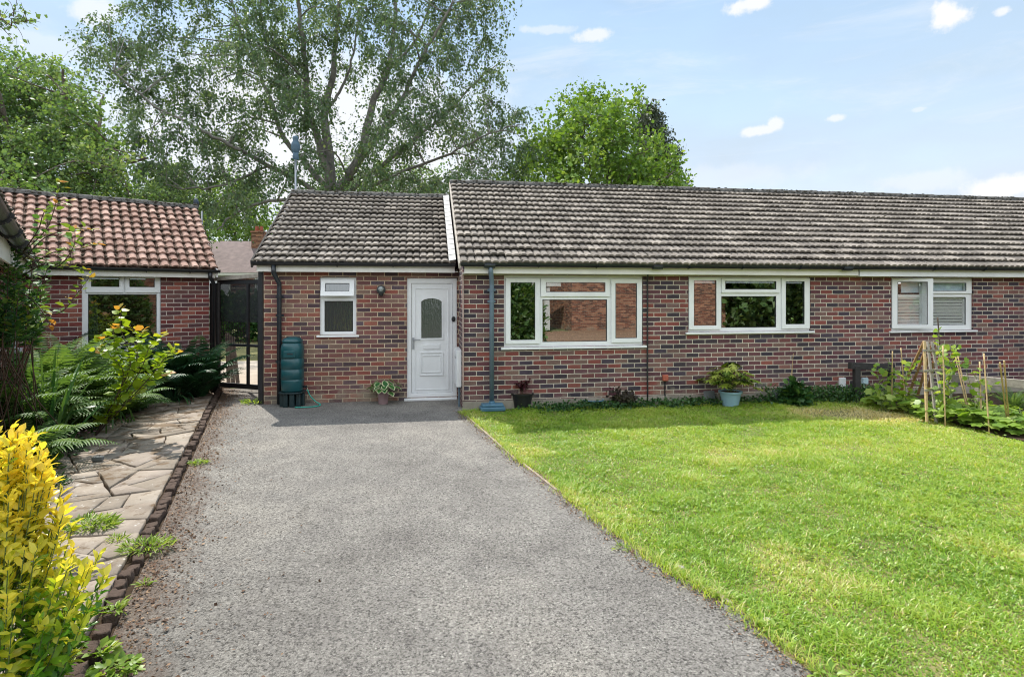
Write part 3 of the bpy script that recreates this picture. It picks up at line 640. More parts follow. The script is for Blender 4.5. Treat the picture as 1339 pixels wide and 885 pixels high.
LT, LZ = 3.40, 3.86                                    # wing ridge
ET, EZ = -.27, 2.235; LET, LEZ = EXT - .25, 2.275
b = MB(); b.prism([(0.02, TOPZ + .001), (5.95, TOPZ + .001), (RT, RZ - .06)], lambda p: (0.0, p[0], p[1]), lambda p: (.11, p[0], p[1])); b.build('gable', M_BRICK, B)
b = MB(); b.prism([(0.02, TOPZ + .001), (5.95, TOPZ + .001), (RT, RZ - .06)], lambda p: (S_END - .11, p[0], p[1]), lambda p: (S_END, p[0], p[1])); b.build('gable', M_BRICK, B)
b = MB(); b.prism([(EXT + .02, TOPZ + .001), (5.95, TOPZ + .001), (LT, LZ - .06)], lambda p: (s_l, p[0], p[1]), lambda p: (s_l + .11, p[0], p[1])); b.build('gable', M_BRICKW, B)
PROF_M = [(0, 0), (.10, .05), (.22, .75), (.34, 1), (.72, 1), (.86, .72), (.96, .02)]
rm = tiled_roof('roof', B, -.05, S_END + .1, ET, EZ, RT, RZ, 15, .118, .022, PROF_M, .055, M_TILE, back=(6.2, 2.2))
ridge_tiles(rm, -.06, S_END + .1, RT, RZ + .005, .115, M_RIDGE)
rl = tiled_roof('roof', B, s_l - .10, -.062, LET, LEZ, LT, LZ, 15, .118, .022, PROF_M, .055, M_TILE, back=(6.2, 2.1))
ridge_tiles(rl, s_l - .12, -.06, LT, LZ + .005, .11, M_RIDGE)
# lead soaker strip, stepped over the wing's tile courses, and the mortar verge
b = MB()
for i in range(15):
    f0, f1 = i / 15, (i + 1.05) / 15; p = lambda f, h: (LET + (LT - LET) * f - .45 * h, LEZ + (LZ - LEZ) * f + .89 * h)
    x0, x1 = -.18, -.064; (ta, za), (tb, zb) = p(f0, .085), p(min(f1, 1), .080)
    k = len(b.V); b.V += [(x0, ta, za), (x1, ta, za + .02), (x1, tb, zb + .02), (x0, tb, zb), (x0, ta, za - .005), (x1, ta, za + .015)]; b.Fc += [(k, k + 1, k + 2, k + 3), (k + 4, k + 5, k + 1, k)]
b.build('flashing', M_LEAD, B)
b = MB()
for x, (t0_, z0_, t1_, z1_) in ((-.056, (ET, EZ, RT, RZ)),):
    b.prism([(t0_ + .02, z0_ - .055), (t1_, z1_ - .055), (t1_, z1_ + .03), (t0_ + .0, z0_ + .028)], lambda p: (x - .016, p[0], p[1]), lambda p: (x + .010, p[0], p[1]))
b.build('verge', plain('verge_mortar', (.40, .36, .31), .95, .2, 9, .4), B)
b = MB(); b.prism([(LET + .02, LEZ - .06), (LT, LZ - .06), (LT, LZ + .05), (LET - .01, LEZ + .05)], lambda p: (s_l - .135, p[0], p[1]), lambda p: (s_l - .108, p[0], p[1])); b.build('verge', plain('dark_verge', (.07, .065, .06), .95, .3, 12, .4, .1), B)
# fascia boards, soffits, gutters
fz0 = H.z(760, 358.3, -.16); fzl = H.z(470, 356.0, EXT - .15)
b = MB(); b.box(.02, H.at(1122.5, -.16), -.165, -.145, fz0, EZ - .012); b.build('fascia', M_PAINT, B, bevel=.003)
b = MB(); b.box(H.at(1124, -.16), S_END, -.170, -.148, fz0 - .012, EZ - .012); b.build('fascia', M_UPVC, B, bevel=.003)
b = MB(); b.box(s_l - .07, -.075, EXT - .155, EXT - .135, fzl, LEZ - .012); b.build('fascia', M_PAINT, B, bevel=.003)
b = MB(); b.box(.0, S_END, -.1445, .0, TOPZ + .002, TOPZ + .014); b.build('soffit', M_PAINT, B)
b = MB(); b.box(s_l - .07, -.02, EXT - .1345, EXT - .001, TOPZ + .062, TOPZ + .075); b.build('soffit', M_PAINT, B)
gz = H.z(760, 344.8, -.225) + .005; gzl = H.z(470, 343.5, EXT - .205)
gutter(B, -.05, S_END, -.222, gz, M_GUT, brackets=[H.at(x, -.22) for x in (704, 780, 900, 970, 1045, 1220, 1286)])
for px in (640, 859, 1107):
    s = H.at(px, -.22); k = MB(); k.lathe([(.05, -.08), (.05, .085)], 14); k.build('gutter_joint', M_GUT, B, loc=(s, -.230, gz - .036), rot=(0, R(90), 0))
gutter(B, s_l - .13, -.07, EXT - .205, gzl, M_BLACK, brackets=[H.at(x, EXT - .2) for x in (441, 514)])
# downpipes
s = H.at(643, -.09); r_ = .036
downpipe(B, [(s - .03, -.222, gz - .05), (s - .03, -.222, gz - .15), (s, -.09, gz - .30), (s, -.09, gz - .36), (s, -.09, .12)], r_, M_BLUEG, (1.68, 1.86))
k = MB(); k.lathe([(.075, .0), (.085, .045), (.06, .05), (.05, .10), (.045, .13)], 16); k.box(-.19, .19, -.17, .05, -.0, .06); k.box(-.17, .17, -.15, .03, .0605, .10); k.build('gully_hopper', M_DBLUE, B, bevel=.015, loc=(s, -.10, .01))
s = H.at(362, EXT - .08)
downpipe(B, [(s - .02, EXT - .205, gzl - .05), (s - .02, EXT - .205, gzl - .17), (s + .035, EXT - .07, gzl - .34), (s + .035, EXT - .07, gzl - .42), (s + .035, EXT - .07, .02)], .036, M_GUT, (1.75, 1.45, .7))
b = MB(); sp = H.at(846.5, -.02); b.tube([(sp - .05, -.16, 2.10), (sp - .01, -.05, 2.06), (sp, -.022, 2.0)] + [(sp + random.uniform(-.004, .004), -.022, 2 - .2 * i) for i in range(1, 11)], .0125, 8); b.build('cable_conduit', M_BLACK, B, smooth=True)
k = MB(); sv = H.at(599.5, 0); k.box(-.012, .012, -.03, -.006, 0, 1.95); k.build('pipe_casing', plain('pinkish_cable', (.33, .25, .22), .8), B, loc=(.012, 0, .15))
# render skirting at the foot of the walls
b = MB(); b.box(0.004, S_END, -.018, -.002, -.05, .125); b.build('plinth', plain('plinth_mortar', (.27, .245, .20), .95, .3, 4, .5), B)
# windows
T1 = .035
window(B, *W1, T1, [(sub(W1, .012, .252, .04, .955), sub(W1, .047, .218, .10, .90), None), (sub(W1, .258, .755, .04, .298), sub(W1, .295, .722, .098, .232), None), (sub(W1, .766, .994, .04, .955), sub(W1, .797, .955, .106, .893), None)], [sub(W1, .272, .738, .338, .935)])
window(B, *W2, T1, [(sub(W2, .008, .262, .02, .955), sub(W2, .048, .226, .075, .885), None), (sub(W2, .268, .747, .03, .30), sub(W2, .298, .715, .085, .232), None), (sub(W2, .762, .998, .02, .955), sub(W2, .795, .952, .085, .875), None)], [sub(W2, .272, .722, .358, .93)])
window(B, *W3, T1, [(sub(W3, .018, .435, .02, .955), sub(W3, .075, .378, .085, .885), ('left', 12)), (sub(W3, .445, .985, .03, .305), sub(W3, .475, .918, .10, .255), None)], [sub(W3, .448, .93, .372, .905)], glassm=M_GLASSC)
window(B, *W4, EXT + T1, [(sub(W4, .035, .945, .045, .345), sub(W4, .155, .81, .115, .262), ('top', 17))], [sub(W4, .12, .90, .412, .945)], glassm=M_OBS, sillx=.045)
# interiors that show through the glass
def slats(r, t, dz, mat, name, th=.014, tilt=.3):
    b = MB(); z = r[2] + .02
    while z < r[3] - .02: b.bar((r[0] + .03, t, z), (r[1] - .03, t, z), th, .0022, up=(0, tilt, 1)); z += dz
    return b.build(name, mat, B)
slats(W1, T1 + .13, .036, M_BLIND, 'venetian_blind'); slats(W2, T1 + .13, .036, M_BLIND, 'venetian_blind')
r3 = (W3[0] + .02, W3[1] - .02, W3[2] + .02, W3[2] + .68 * (W3[3] - W3[2])); b = MB()
m_ = r3[0] + .52 * (r3[1] - r3[0])
b.plate(r3[0], r3[1], r3[2], r3[3], [(r3[0] + .06, m_ - .03, r3[2] + .05, r3[3] - .05), (m_ + .03, r3[1] - .12, r3[2] + .05, r3[3] - .05)], T1 + .035, T1 + .06)
z = r3[2] + .09
while z < r3[3] - .06: b.bar((r3[0] + .062, T1 + .048, z), (m_ - .032, T1 + .048, z), .007, .052, up=(0, -.5, 1)); b.bar((m_ + .032, T1 + .048, z), (r3[1] - .122, T1 + .048, z), .007, .052, up=(0, -.5, 1)); z += .058
b.build('shutter', M_SHUT, B)
b = MB(); b.box(W3[0] + .3, W3[1] - .03, T1 + .07, T1 + .08, r3[3] + .03, W3[3]); b.build('roller_blind', plain('pale_blue_blind', (.62, .75, .84), .8, .03), B)
# front door
def door():
    r = D1; w, h = r[1] - r[0], r[3] - r[2]; t = EXT + .03
    lf = sub(r, .085, .915, .045, .965)
    b = MB(); b.plate(*r, [lf], t, t + .07); d = b.build('door', M_UPVC, B, bevel=.007)
    gx = (r[0] + w * .285, r[0] + w * .695, r[3] - h * .505, r[3] - h * .17)        # glazed opening, arched head
    dx0, dx1, dz0, dz1 = lf[0] + .004, lf[1] - .004, lf[2] + .004, lf[3] - .004
    n = 10; arch = lambda k: (gx[0] + (gx[1] - gx[0]) * k / n, gx[3] - .055 + .055 * math.sin(math.pi * k / n) ** .7)
    b = MB(); fr = lambda y: [(gx[0], y, gx[2]), (gx[1], y, gx[2])] + [(arch(n - k)[0], y, arch(n - k)[1]) for k in range(n + 1)]
    outer = lambda y: [(dx0, y, dz0), (dx1, y, dz0), (dx1, y, dz1), (dx0, y, dz1)]
    tf, tb = t + .022, t + .06
    def face(y):
        zc = gx[2]; b.poly([(dx0, y, dz0), (dx1, y, dz0), (dx1, y, zc), (dx0, y, zc)]); b.poly([(dx0, y, zc), (gx[0], y, zc), (gx[0], y, gx[3] - .055), (dx0, y, gx[3] - .055)]); b.poly([(gx[1], y, zc), (dx1, y, zc), (dx1, y, gx[3] - .055), (gx[1], y, gx[3] - .055)])
        b.poly([(dx0, y, gx[3] - .055), (dx0, y, dz1), (gx[0], y, dz1), (gx[0], y, gx[3] - .055)]); b.poly([(gx[1], y, gx[3] - .055), (gx[1], y, dz1), (dx1, y, dz1), (dx1, y, gx[3] - .055)])
        for k in range(n): p, q = arch(k), arch(k + 1); b.poly([(p[0], y, p[1]), (q[0], y, q[1]), (q[0], y, dz1), (p[0], y, dz1)])
    face(tf); face(tb); o = outer(tf), outer(tb); g = fr(tf), fr(tb)
    for lp in (o, g):
        m = len(lp[0])
        for k in range(m): b.poly([lp[0][k], lp[0][(k + 1) % m], lp[1][(k + 1) % m], lp[1][k]])
    b.build('leaf', M_UPVC, d, recalc=False)
    # raised mouldings: leaf border, glass surround, lower panel
    def ring(x0, x1, z0, z1, wd, pr): k = MB(); k.plate(x0, x1, z0, z1, [(x0 + wd, x1 - wd, z0 + wd, z1 - wd)], tf - pr, tf - .0005); return k.build('moulding', M_UPVC, d, bevel=.004)
    k = MB(); pts_o = [(gx[0] - .03, gx[2] - .03), (gx[1] + .03, gx[2] - .03)] + [(arch(n - i)[0] + (.03 if i == 0 else -.03 if i == n else 0), arch(n - i)[1] + .03) for i in range(n + 1)]; pts_i = [(gx[0], gx[2]), (gx[1], gx[2])] + [arch(n - i) for i in range(n + 1)]
    m = len(pts_o); kk = []
    for p, y in ((pts_o, tf - .0005), (pts_o, tf - .012), (pts_i, tf - .012), (pts_i, tf + .01)): kk.append([k.v((q[0], y, q[1])) for q in p])
    for a_, c_ in zip(kk, kk[1:]):
        for i in range(m): k.Fc.append([a_[i], a_[(i + 1) % m], c_[(i + 1) % m], c_[i]])
    k.build('moulding', M_UPVC, d)
    ring(r[0] + w * .155, r[0] + w * .84, r[2] + h * .06, r[3] - h * .085, .016, .012)
    ring(r[0] + w * .25, r[0] + w * .725, r[2] + h * .178, r[3] - h * .62, .024, .015); ring(r[0] + w * .295, r[0] + w * .68, r[2] + h * .205, r[3] - h * .648, .016, .012)
    k = MB(); k.box(r[0] + w * .30, r[0] + w * .685, tf - .005, tf + .0, r[3] - h * .645, r[3] - h * .642)
    k = MB(); k.poly([(gx[0] - .004, tf + .014, gx[2] - .004), (gx[1] + .004, tf + .014, gx[2] - .004), (gx[1] + .004, tf + .014, gx[3] + .004), (gx[0] - .004, tf + .014, gx[3] + .004)]); k.build('pane', M_OBS, d)
    k = MB(); k.box(r[0] + w * .325, r[0] + w * .66, tf - .014, tf - .001, r[3] - h * .598, r[3] - h * .558); k.build('letterbox', M_UPVC, d, bevel=.005)
    hx = r[0] + w * .125; k = MB(); k.box(hx - .015, hx + .015, tf - .012, tf - .001, r[3] - h * .595, r[3] - h * .50); k.tube([(hx, tf - .012, r[3] - h * .515), (hx, tf - .055, r[3] - h * .515), (hx + .12, tf - .058, r[3] - h * .515)], .009, 8); k.build('handle', M_METAL, d, bevel=.003)
    k = MB(); k.lathe([(.034, 0), (.034, .022), (.022, .03)], 16, sy=1.35); k.build('doorbell', M_BLACK, d, loc=(r[0] + w * .93, t - .0, r[3] - h * .345), rot=(R(90), 0, 0))
    k = MB(); k.box(r[0] - .045, r[1], t - .11, t + .05, r[2] - .042, r[2] - .003); k.build('threshold', M_UPVC, d, bevel=.008)
door()
# ------------------------------------------------------------------ the neighbour's bungalow, turned toward us
NBX = R(39)
NBO = thing('neighbouring_bungalow', 'red brick bungalow with pinkish pantiled roof and a white window behind the ferns', 'house', (NB.x, NB.y, 0), NBX)
nw = [NB.at(107, 0), NB.at(210.5, 0), .86, NB.z(160, 358.5, 0)]
NL = -2.67
b = MB(); b.plate(NL, 0, -.1, 2.12, [tuple(nw)], 0, .11); b.box(-.11, 0, .1105, 3.5, -.1, 2.12); b.build('wall', M_BRICKR, NBO)
b = MB(); b.prism([(.02, 2.121), (3.48, 2.121), (1.75, 3.42)], lambda p: (0, p[0], p[1]), lambda p: (-.11, p[0], p[1])); b.box(NL, -.111, 3.39, 3.5, -.1, 2.12); b.build('wall', M_BRICKR, NBO)
PROF_P = [(0, 0), (.12, .1), (.28, .55), (.42, .92), (.55, 1), (.7, .88), (.84, .45), (.94, .08)]
nr_ = tiled_roof('roof', NBO, NL - 3.4, .10, -.24, 2.235, 1.75, 3.58, 11, .152, .036, PROF_P, .04, M_TILEP, back=(3.8, 2.15), per=1)
ridge_tiles(nr_, NL - 3.4, .11, 1.75, 3.585, .11, M_RIDGE)
b = MB(); b.box(NL, .06, -.165, -.145, 2.09, 2.225); b.build('fascia', M_PAINT, NBO, bevel=.003); b = MB(); b.box(NL, .0, -.1445, 0, 2.124, 2.135); b.build('soffit', M_PAINT, NBO)
b = MB(); b.prism([(-.2, 2.10), (1.75, 3.44), (1.75, 3.56), (-.2, 2.22)], lambda p: (.075, p[0], p[1]), lambda p: (.1, p[0], p[1])); b.build('verge', M_UPVC, NBO)
gutter(NBO, NL, .13, -.222, 2.235, M_BLACK, brackets=[-.35, -1.0, -1.75])
downpipe(NBO, [(-.03, -.222, 2.18), (-.03, -.222, 2.10), (.06, -.08, 1.98), (.06, -.08, 0)], .034, M_BLACK)
window(NBO, *nw, T1, [(sub(nw, .045, .515, .02, .245), sub(nw, .11, .455, .05, .17), None), (sub(nw, .53, .995, .02, .245), sub(nw, .585, .915, .05, .17), None)], [sub(nw, .075, .945, .268, .96)], glassm=M_GLASSD)
k = MB()
for x0, x1 in ((nw[0] + .06, nw[0] + .22),):
    n = 14; k.V = []; k.Fc = []
    for i in range(n + 1): x = x0 + (x1 - x0) * i / n; y = T1 + .12 + .02 * math.sin(i * 1.9); k.V += [(x, y, nw[2]), (x, y, nw[2] + .9)]
    k.Fc = [(2 * i, 2 * i + 2, 2 * i + 3, 2 * i + 1) for i in range(n)]
k.build('curtain', M_CURT, NBO, recalc=False)
# its side wing, running toward the camera on the left
WL = 8.4
jn = NB.w(NL + .02, 0); pw0 = jn + Vector((math.sin(R(39)), -math.cos(R(39)), 0)) * WL
PW = thing('brick_outbuilding', 'red brick side wing behind the climber, its black gutter hanging over the left edge', 'outbuilding', tuple(pw0), R(129))
pw_w = (WL - 1.15, WL - .15, .98, 1.95)               # local x runs away from the camera, local y into the wing
b = MB(); b.plate(0, WL, -.1, 2.10, [pw_w], 0, .11); b.build('wall', M_BRICKR, PW)
b = MB(); b.box(0, .11, .1105, 3.2, -.1, 2.10); b.build('wall', M_BRICKR, PW)
b = MB(); b.box(-.1, WL + .2, -.16, -.14, 2.05, 2.22); b.build('fascia', M_PAINT, PW, bevel=.003)
b = MB(); b.box(-.1, WL + .1, -.1395, 0, 2.104, 2.116); b.build('soffit', M_PAINT, PW)
gutter(PW, .2, WL + .1, -.222, 2.235, M_BLACK, r=.05, brackets=(1, 2, 3, 4))
pr = tiled_roof('roof', PW, -.1, WL + .2, -.24, 2.245, 1.6, 2.62, 9, .152, .036, PROF_P, .04, M_TILEP, back=(3.4, 2.2), per=1)
window(PW, *pw_w, .01, [], [(pw_w[0] + .06, pw_w[1] - .06, pw_w[2] + .06, pw_w[3] - .06)])
# ------------------------------------------------------------------ trees
def scatter_poly(poly, n, holes=(), k=6):
    """n well-spread points inside a polygon"""
    P = np.array(poly); lo, hi = P.min(0), P.max(0); out = []
    while len(out) < n:
        c = lo + rng.random((k * 4, 2)) * (hi - lo); c = c[inpoly(c, poly)]
        for h in holes:
            if len(c): c = c[~inpoly(c, h)]
        if not len(c): continue
        if out: d = np.min(np.linalg.norm(c[:, None] - np.array(out)[None], axis=2), axis=1); out.append(c[np.argmax(d)] if random.random() < .75 else c[0])
        else: out.append(c[0])
    return np.array(out)
def smooth_path(pts, n=6):
    pts = [Vector(p) for p in pts]; out = []
    for i in range(len(pts) - 1):
        p0, p1, p2, p3 = pts[max(i - 1, 0)], pts[i], pts[i + 1], pts[min(i + 2, len(pts) - 1)]
        for k in range(n):
            t = k / n; out.append(.5 * ((2 * p1) + (p2 - p0) * t + (2 * p0 - 5 * p1 + 4 * p2 - p3) * t * t + (3 * p1 - p0 - 3 * p2 + p3) * t ** 3))
    return out + [pts[-1]]
def tree(name, label, base, limbs, clumps, leafm, barkm, tpl, lsize, ntw, nlf, droop, rad, twiglen, wd=.8, group=None, spread=.5, hang=.6):
    t = thing(name, label, 'tree', tuple(base), 0, group); B0 = np.array(base)
    tr = NP(); cr = NP(); nodes = []
    for pts, r0, r1 in limbs:
        sp = smooth_path(pts, 6); m = len(sp)
        sp = [p + Vector(rng.normal(size=3) * .03 * (i > 0)) for i, p in enumerate(sp)]
        tr.tube([p - Vector(base) for p in sp], [r0 + (r1 - r0) * (i / (m - 1)) ** .8 for i in range(m)], 8); nodes += [(p, r0 + (r1 - r0) * i / (m - 1)) for i, p in enumerate(sp)]
    NPs = np.array([tuple(p) for p, r in nodes]); NR = np.array([r for p, r in nodes])
    LP, LD, LU, LS, LT = [], [], [], [], []
    for c, rr in clumps:
        c = np.array(c); d = np.linalg.norm(NPs - c, axis=1) + np.maximum(NPs[:, 2] - c[2], 0) * .8; k = int(np.argmin(d)); s = NPs[k]; L_ = np.linalg.norm(c - s)
        mid = (s + c) / 2 + np.array((0, 0, .12 * L_)) + rng.normal(size=3) * .08 * L_
        br = smooth_path([s, mid, c], 4); r0 = min(NR[k] * .6, .018 + .011 * L_)
        tr.tube([Vector(p) - Vector(base) for p in br], np.linspace(r0, .008, len(br)), 5)
        ctone = rng.random() * .35
        for _ in range(ntw):
            off = rdir(1)[0] * rng.random() ** .5 * np.array((rr, rr, rr * .8)); a_ = c + off * .35
            dr = unit(off + rng.normal(size=3) * .25 + np.array((0, 0, .15))); ln = twiglen * (.5 + .9 * rng.random())
            q = [a_]; v = dr.copy(); st = 5
            for i in range(st): v = unit(v + np.array((0, 0, -droop * .34)) + rng.normal(size=3) * .10); q.append(q[-1] + v * ln / st)
            q = np.array(q); tr.tube([Vector(p) - Vector(base) for p in q], np.linspace(.007, .003, st + 1), 3)
            n = max(2, int(nlf * (.6 + .8 * rng.random()))); f = rng.random(n) ** .85 * st; i = np.minimum(f.astype(int), st - 1); P = q[i] + (q[i + 1] - q[i]) * (f - i)[:, None] + rng.normal(size=(n, 3)) * spread * lsize * 1.4
            LP.append(P); LD.append(unit(rng.normal(size=(n, 3)) + np.array((0, 0, -hang)) + (q[i + 1] - q[i]) / (ln / st) * .5)); LU.append(rdir(n) + np.array((0, 0, .7))); LS.append(lsize * (.6 + .8 * rng.random(n))); LT.append(np.clip(ctone + rng.random(n) * .65, 0, 1))
    LP = np.concatenate(LP); leaves(cr, tpl, LP - B0, np.concatenate(LD), np.concatenate(LU), np.concatenate(LS), wd, np.concatenate(LT))
    tr.build('trunk', barkm, t, smooth=True); cr.build('crown', leafm, t); return t
# the big birch behind the house
BY = 24.0; base = A(440, 440, BY); base.z = 0
def limb(pts, dep, r0, r1): return ([A(x, y, BY + dep * i / (len(pts) - 1)) for i, (x, y) in enumerate(pts)], r0, r1)
limbs = [([Vector((base.x, BY, 0)), A(438, 330, BY), A(434, 250, BY)], .42, .30),
         limb([(434, 252), (428, 190), (426, 140), (436, 90), (440, 40), (448, -50)], .8, .25, .06),
         limb([(434, 248), (418, 190), (404, 140), (398, 70), (390, 0), (385, -80)], -1.4, .20, .05),
         limb([(437, 256), (470, 205), (486, 140), (508, 90), (515, 30), (520, -60)], 1.5, .24, .06),
         limb([(438, 262), (478, 200), (505, 165), (530, 120), (560, 60), (592, 5)], -1.8, .18, .04),
         limb([(434, 250), (400, 215), (370, 180), (350, 120), (320, 60), (300, -10)], 1.9, .16, .04),
         limb([(434, 262), (350, 215), (300, 190), (260, 168), (205, 140), (150, 95)], -2.6, .12, .025),
         limb([(440, 262), (520, 200), (570, 160), (620, 110), (650, 85)], 2.4, .11, .025),
         limb([(440, 268), (520, 228), (590, 200), (640, 175), (678, 165)], -1.2, .09, .02),
         limb([(436, 285), (380, 262), (330, 268), (300, 285), (286, 300)], -2.4, .10, .03),
         limb([(428, 140), (445, 120), (462, 70), (470, 10)], 1.2, .08, .03), limb([(350, 215), (300, 240), (250, 248), (215, 240)], -2.9, .06, .02),
         limb([(404, 140), (370, 100), (345, 40), (335, -40)], -2, .07, .02), limb([(508, 90), (545, 50), (570, -10), (590, -60)], 1, .07, .02)]
crown = [(112, 66), (122, 40), (165, 56), (172, 10), (185, -70), (680, -70), (668, 0), (628, 20), (648, 90), (655, 130), (688, 165), (692, 205), (655, 245), (560, 262), (470, 262), (400, 262), (340, 258), (300, 292), (268, 292), (200, 262), (180, 210), (172, 150), (150, 112)]
holes = [[(425, 110), (470, 105), (492, 150), (478, 235), (440, 238)], [(246, 142), (300, 128), (318, 168), (262, 186)], [(545, 190), (590, 205), (575, 245), (530, 240)], [(355, 150), (392, 150), (395, 205), (360, 200)], [(228, 0), (262, 0), (255, 40), (228, 36)], [(640, 205), (665, 215), (650, 240), (620, 235)], [(205, 190), (250, 200), (240, 225), (205, 222)], [(590, 110), (618, 120), (610, 155), (588, 150)]]
pts = scatter_poly(crown, 158, holes)
cl = []
for x, y in pts:
    edge_ = (abs(x - 410) / 290); dp = rng.normal() * 2.6 * (1 - .55 * min(1, edge_)); cl.append((A(x, y - 14, BY + dp), .46))
tree('birch_tree', 'tall spreading birch with drooping twigs and pale limbs behind the tiled roofs', base, limbs, cl, LM_BIRCH, M_BIRCH, T_DIA, .112, 22, 29, 1.8, .6, 1.45, .72, hang=1.0)
# the broadleaf tree on the left
LY = 17.0; base = A(40, 440, LY); base.z = 0
ll = [([Vector((base.x, LY, 0)), A(45, 330, LY), A(60, 240, LY)], .3, .2)] + [([A(55, 260, LY), A(x0, y0, LY + d * .5), A(x1, y1, LY + d)], .12, .03) for x0, y0, x1, y1, d in [(40, 170, 20, 90, 1), (85, 170, 80, 90, -1.5), (120, 190, 135, 125, 1.2), (140, 225, 190, 205, -.6), (0, 200, -60, 120, 0), (20, 200, -20, 60, -2)]]
lp = [(-90, 105), (-20, 92), (22, 78), (58, 90), (84, 108), (112, 140), (128, 175), (158, 208), (175, 235), (200, 265), (170, 285), (60, 285), (-90, 285)]
cl = [(A(x, y, LY + rng.normal() * 1.7), .5) for x, y in scatter_poly(lp, 145)]
tree('broadleaf_tree', 'dense mid green broadleaf tree rising behind the pinkish pantiled roof', base, ll, cl, LM_TREEL, M_BARK, T_DIA, .088, 15, 27, .35, .6, .8, .85, hang=.3)
# a sprig of a nearer tree entering at the top left
cl = [(A(x, y, 9), .22) for x, y in [(-8, 22), (14, 24), (32, 28), (-26, 16), (5, 30)]]
tree('overhanging_branch', 'single leafy branch reaching into the top left corner of the sky', A(-90, 0, 9), [([A(-90, 0, 9), A(-40, 10, 9), A(5, 26, 9), A(36, 29, 9)], .03, .006)], cl, LM_TREEL, M_BARK, T_DIA, .07, 5, 8, .5, .3, .3, .8)
# the bright tree over the ridge and the conifer behind it
RY = 27.0; base = A(785, 432, RY); base.z = 0
rl_ = [([Vector((base.x, RY, 0)), A(785, 330, RY), A(787, 270, RY)], .26, .18)] + [([A(786, 280, RY), A(x0, y0, RY + d * .5), A(x1, y1, RY + d)], .10, .025) for x0, y0, x1, y1, d in [(740, 230, 715, 205, 1), (765, 200, 755, 155, -1.5), (800, 200, 800, 150, 1.2), (830, 220, 850, 190, -.6), (850, 245, 880, 225, 0), (700, 255, 670, 240, -1)]]
rp = [(640, 262), (668, 232), (690, 205), (720, 182), (745, 158), (768, 142), (800, 146), (818, 152), (836, 182), (864, 194), (884, 212), (888, 238), (886, 268), (640, 270)]
cl = [(A(x, y + 4, RY + rng.normal() * 2), .62) for x, y in scatter_poly(rp, 105)] + [(A(x, y, RY + rng.normal()), .5) for x, y in [(752, 140), (775, 134), (762, 130), (812, 138), (828, 140), (735, 152), (700, 190)]]
tree('leafy_tree', 'bright light green leafy tree standing up over the middle of the long ridge', base, rl_, cl, LM_TREER, M_BARK, T_DIA, .17, 14, 15, .1, .6, .95, .85, hang=.0)
CY = 34.0; base = A(852, 425, CY); base.z = 0
cl = [(A(848 + (rng.random() - .5) * 2 * (4 + (y - 140) * .32), y + rng.normal() * 2, CY + rng.normal() * .7), .55) for y in np.linspace(143, 262, 62)] + [(A(x, y, CY), .5) for x, y in [(878, 215), (885, 238), (892, 246), (872, 196)]]
tree('conifer_tree', 'dark slender conifer whose tip shows behind the bright green tree', base, [([Vector((base.x, CY, 0)), A(850, 300, CY), A(848, 148, CY)], .25, .03)], cl, LM_CONIF, M_BARK, T_DIA, .19, 12, 15, 1.0, .6, .8, .6, hang=1.0)
# low greenery behind the gate and under the birch
for nm, lab, x0, x1, y0, y1, D, n, lm in [('garden_tree', 'pale green tree in the garden beyond the gate, under the dark birch limb', 262, 352, 238, 315, 40, 34, LM_TREER), ('garden_tree', 'dark bushy tree low between the two roofs, left of the far chimney', 175, 258, 225, 330, 31, 34, LM_TREEL), ('garden_tree', 'green tree low behind the entrance roof, right of the pole', 395, 640, 215, 300, 44, 60, LM_TREEL)]:
    base = A((x0 + x1) / 2, 420, D); base.z = 0; top = A((x0 + x1) / 2, y0 + 15, D)
    cl = [(A(x, y, D + rng.normal() * 1.6), .95) for x, y in scatter_poly([(x0, y1), (x0, (y0 + y1) / 2), (x0 + (x1 - x0) * .25, y0 + 6), ((x0 + x1) / 2, y0), (x0 + (x1 - x0) * .75, y0 + 8), (x1, (y0 + y1) / 2), (x1, y1)], n)]
    tree(nm, lab, base, [([Vector(base), (Vector(base) + top) / 2, top], .2, .05)], cl, lm, M_BARK, T_DIA, .2, 12, 14, .3, .6, 1.1, .85)
# ------------------------------------------------------------------ beyond the gate: the far house, its garden
fh = thing('far_house', 'distant house with brown tiled roof and brick chimney seen above the gate', 'house', (A(310, 385, 32).x, 32, 0), R(4))
S = 32 / F
b = MB(); b.box(-5, 4, 0, .2, 0, 2.98); b.box(-5, -4.8, .2005, 6, 0, 2.98); b.box(3.8, 4, .2005, 6, 0, 2.98); b.build('wall', M_BRICK, fh)
b = MB(); b.prism([(-.35, 3.02), (3, 5.1), (6.4, 3.02)], lambda p: (-5.3, p[0], p[1]), lambda p: (4.3, p[0], p[1])); rf = b.build('roof', plain('far_roof', (.20, .15, .14), .9, .25, 3, .5), fh)
b = MB(); b.box(-.05, .6, 2.2, 2.9, 4.3, 5.55); b.box(-.1, .65, 2.15, 2.95, 5.5505, 5.66); ch = b.build('chimney', M_BRICKO, fh)
b = MB(); b.lathe([(.12, 0), (.10, .3), (.11, .32)], 10, (.15, 2.55, 5.66)); b.build('chimney_pot', M_TERRA, fh); b = MB(); b.lathe([(.12, 0), (.10, .3), (.11, .32)], 10, (.42, 2.55, 5.66)); b.build('chimney_pot', M_TERRA, fh)
for x0, x1 in ((-1.75, -.35), (1.0, 2.4)):
    b = MB(); b.plate(x0, x1, 1.7, 2.85, [(x0 + .08, (x0 + x1) / 2 - .04, 1.78, 2.77), ((x0 + x1) / 2 + .04, x1 - .08, 1.78, 2.77)], -.05, -.004); w = b.build('window', M_UPVC, fh); b = MB(); b.box(x0 + .02, x1 - .02, -.0035, .0, 1.72, 2.83); b.build('pane', M_GLASS, w)
b = MB(); b.box(-5, 4, -.38, -.34, 2.86, 3.0); b.build('fascia', M_PAINT, fh)
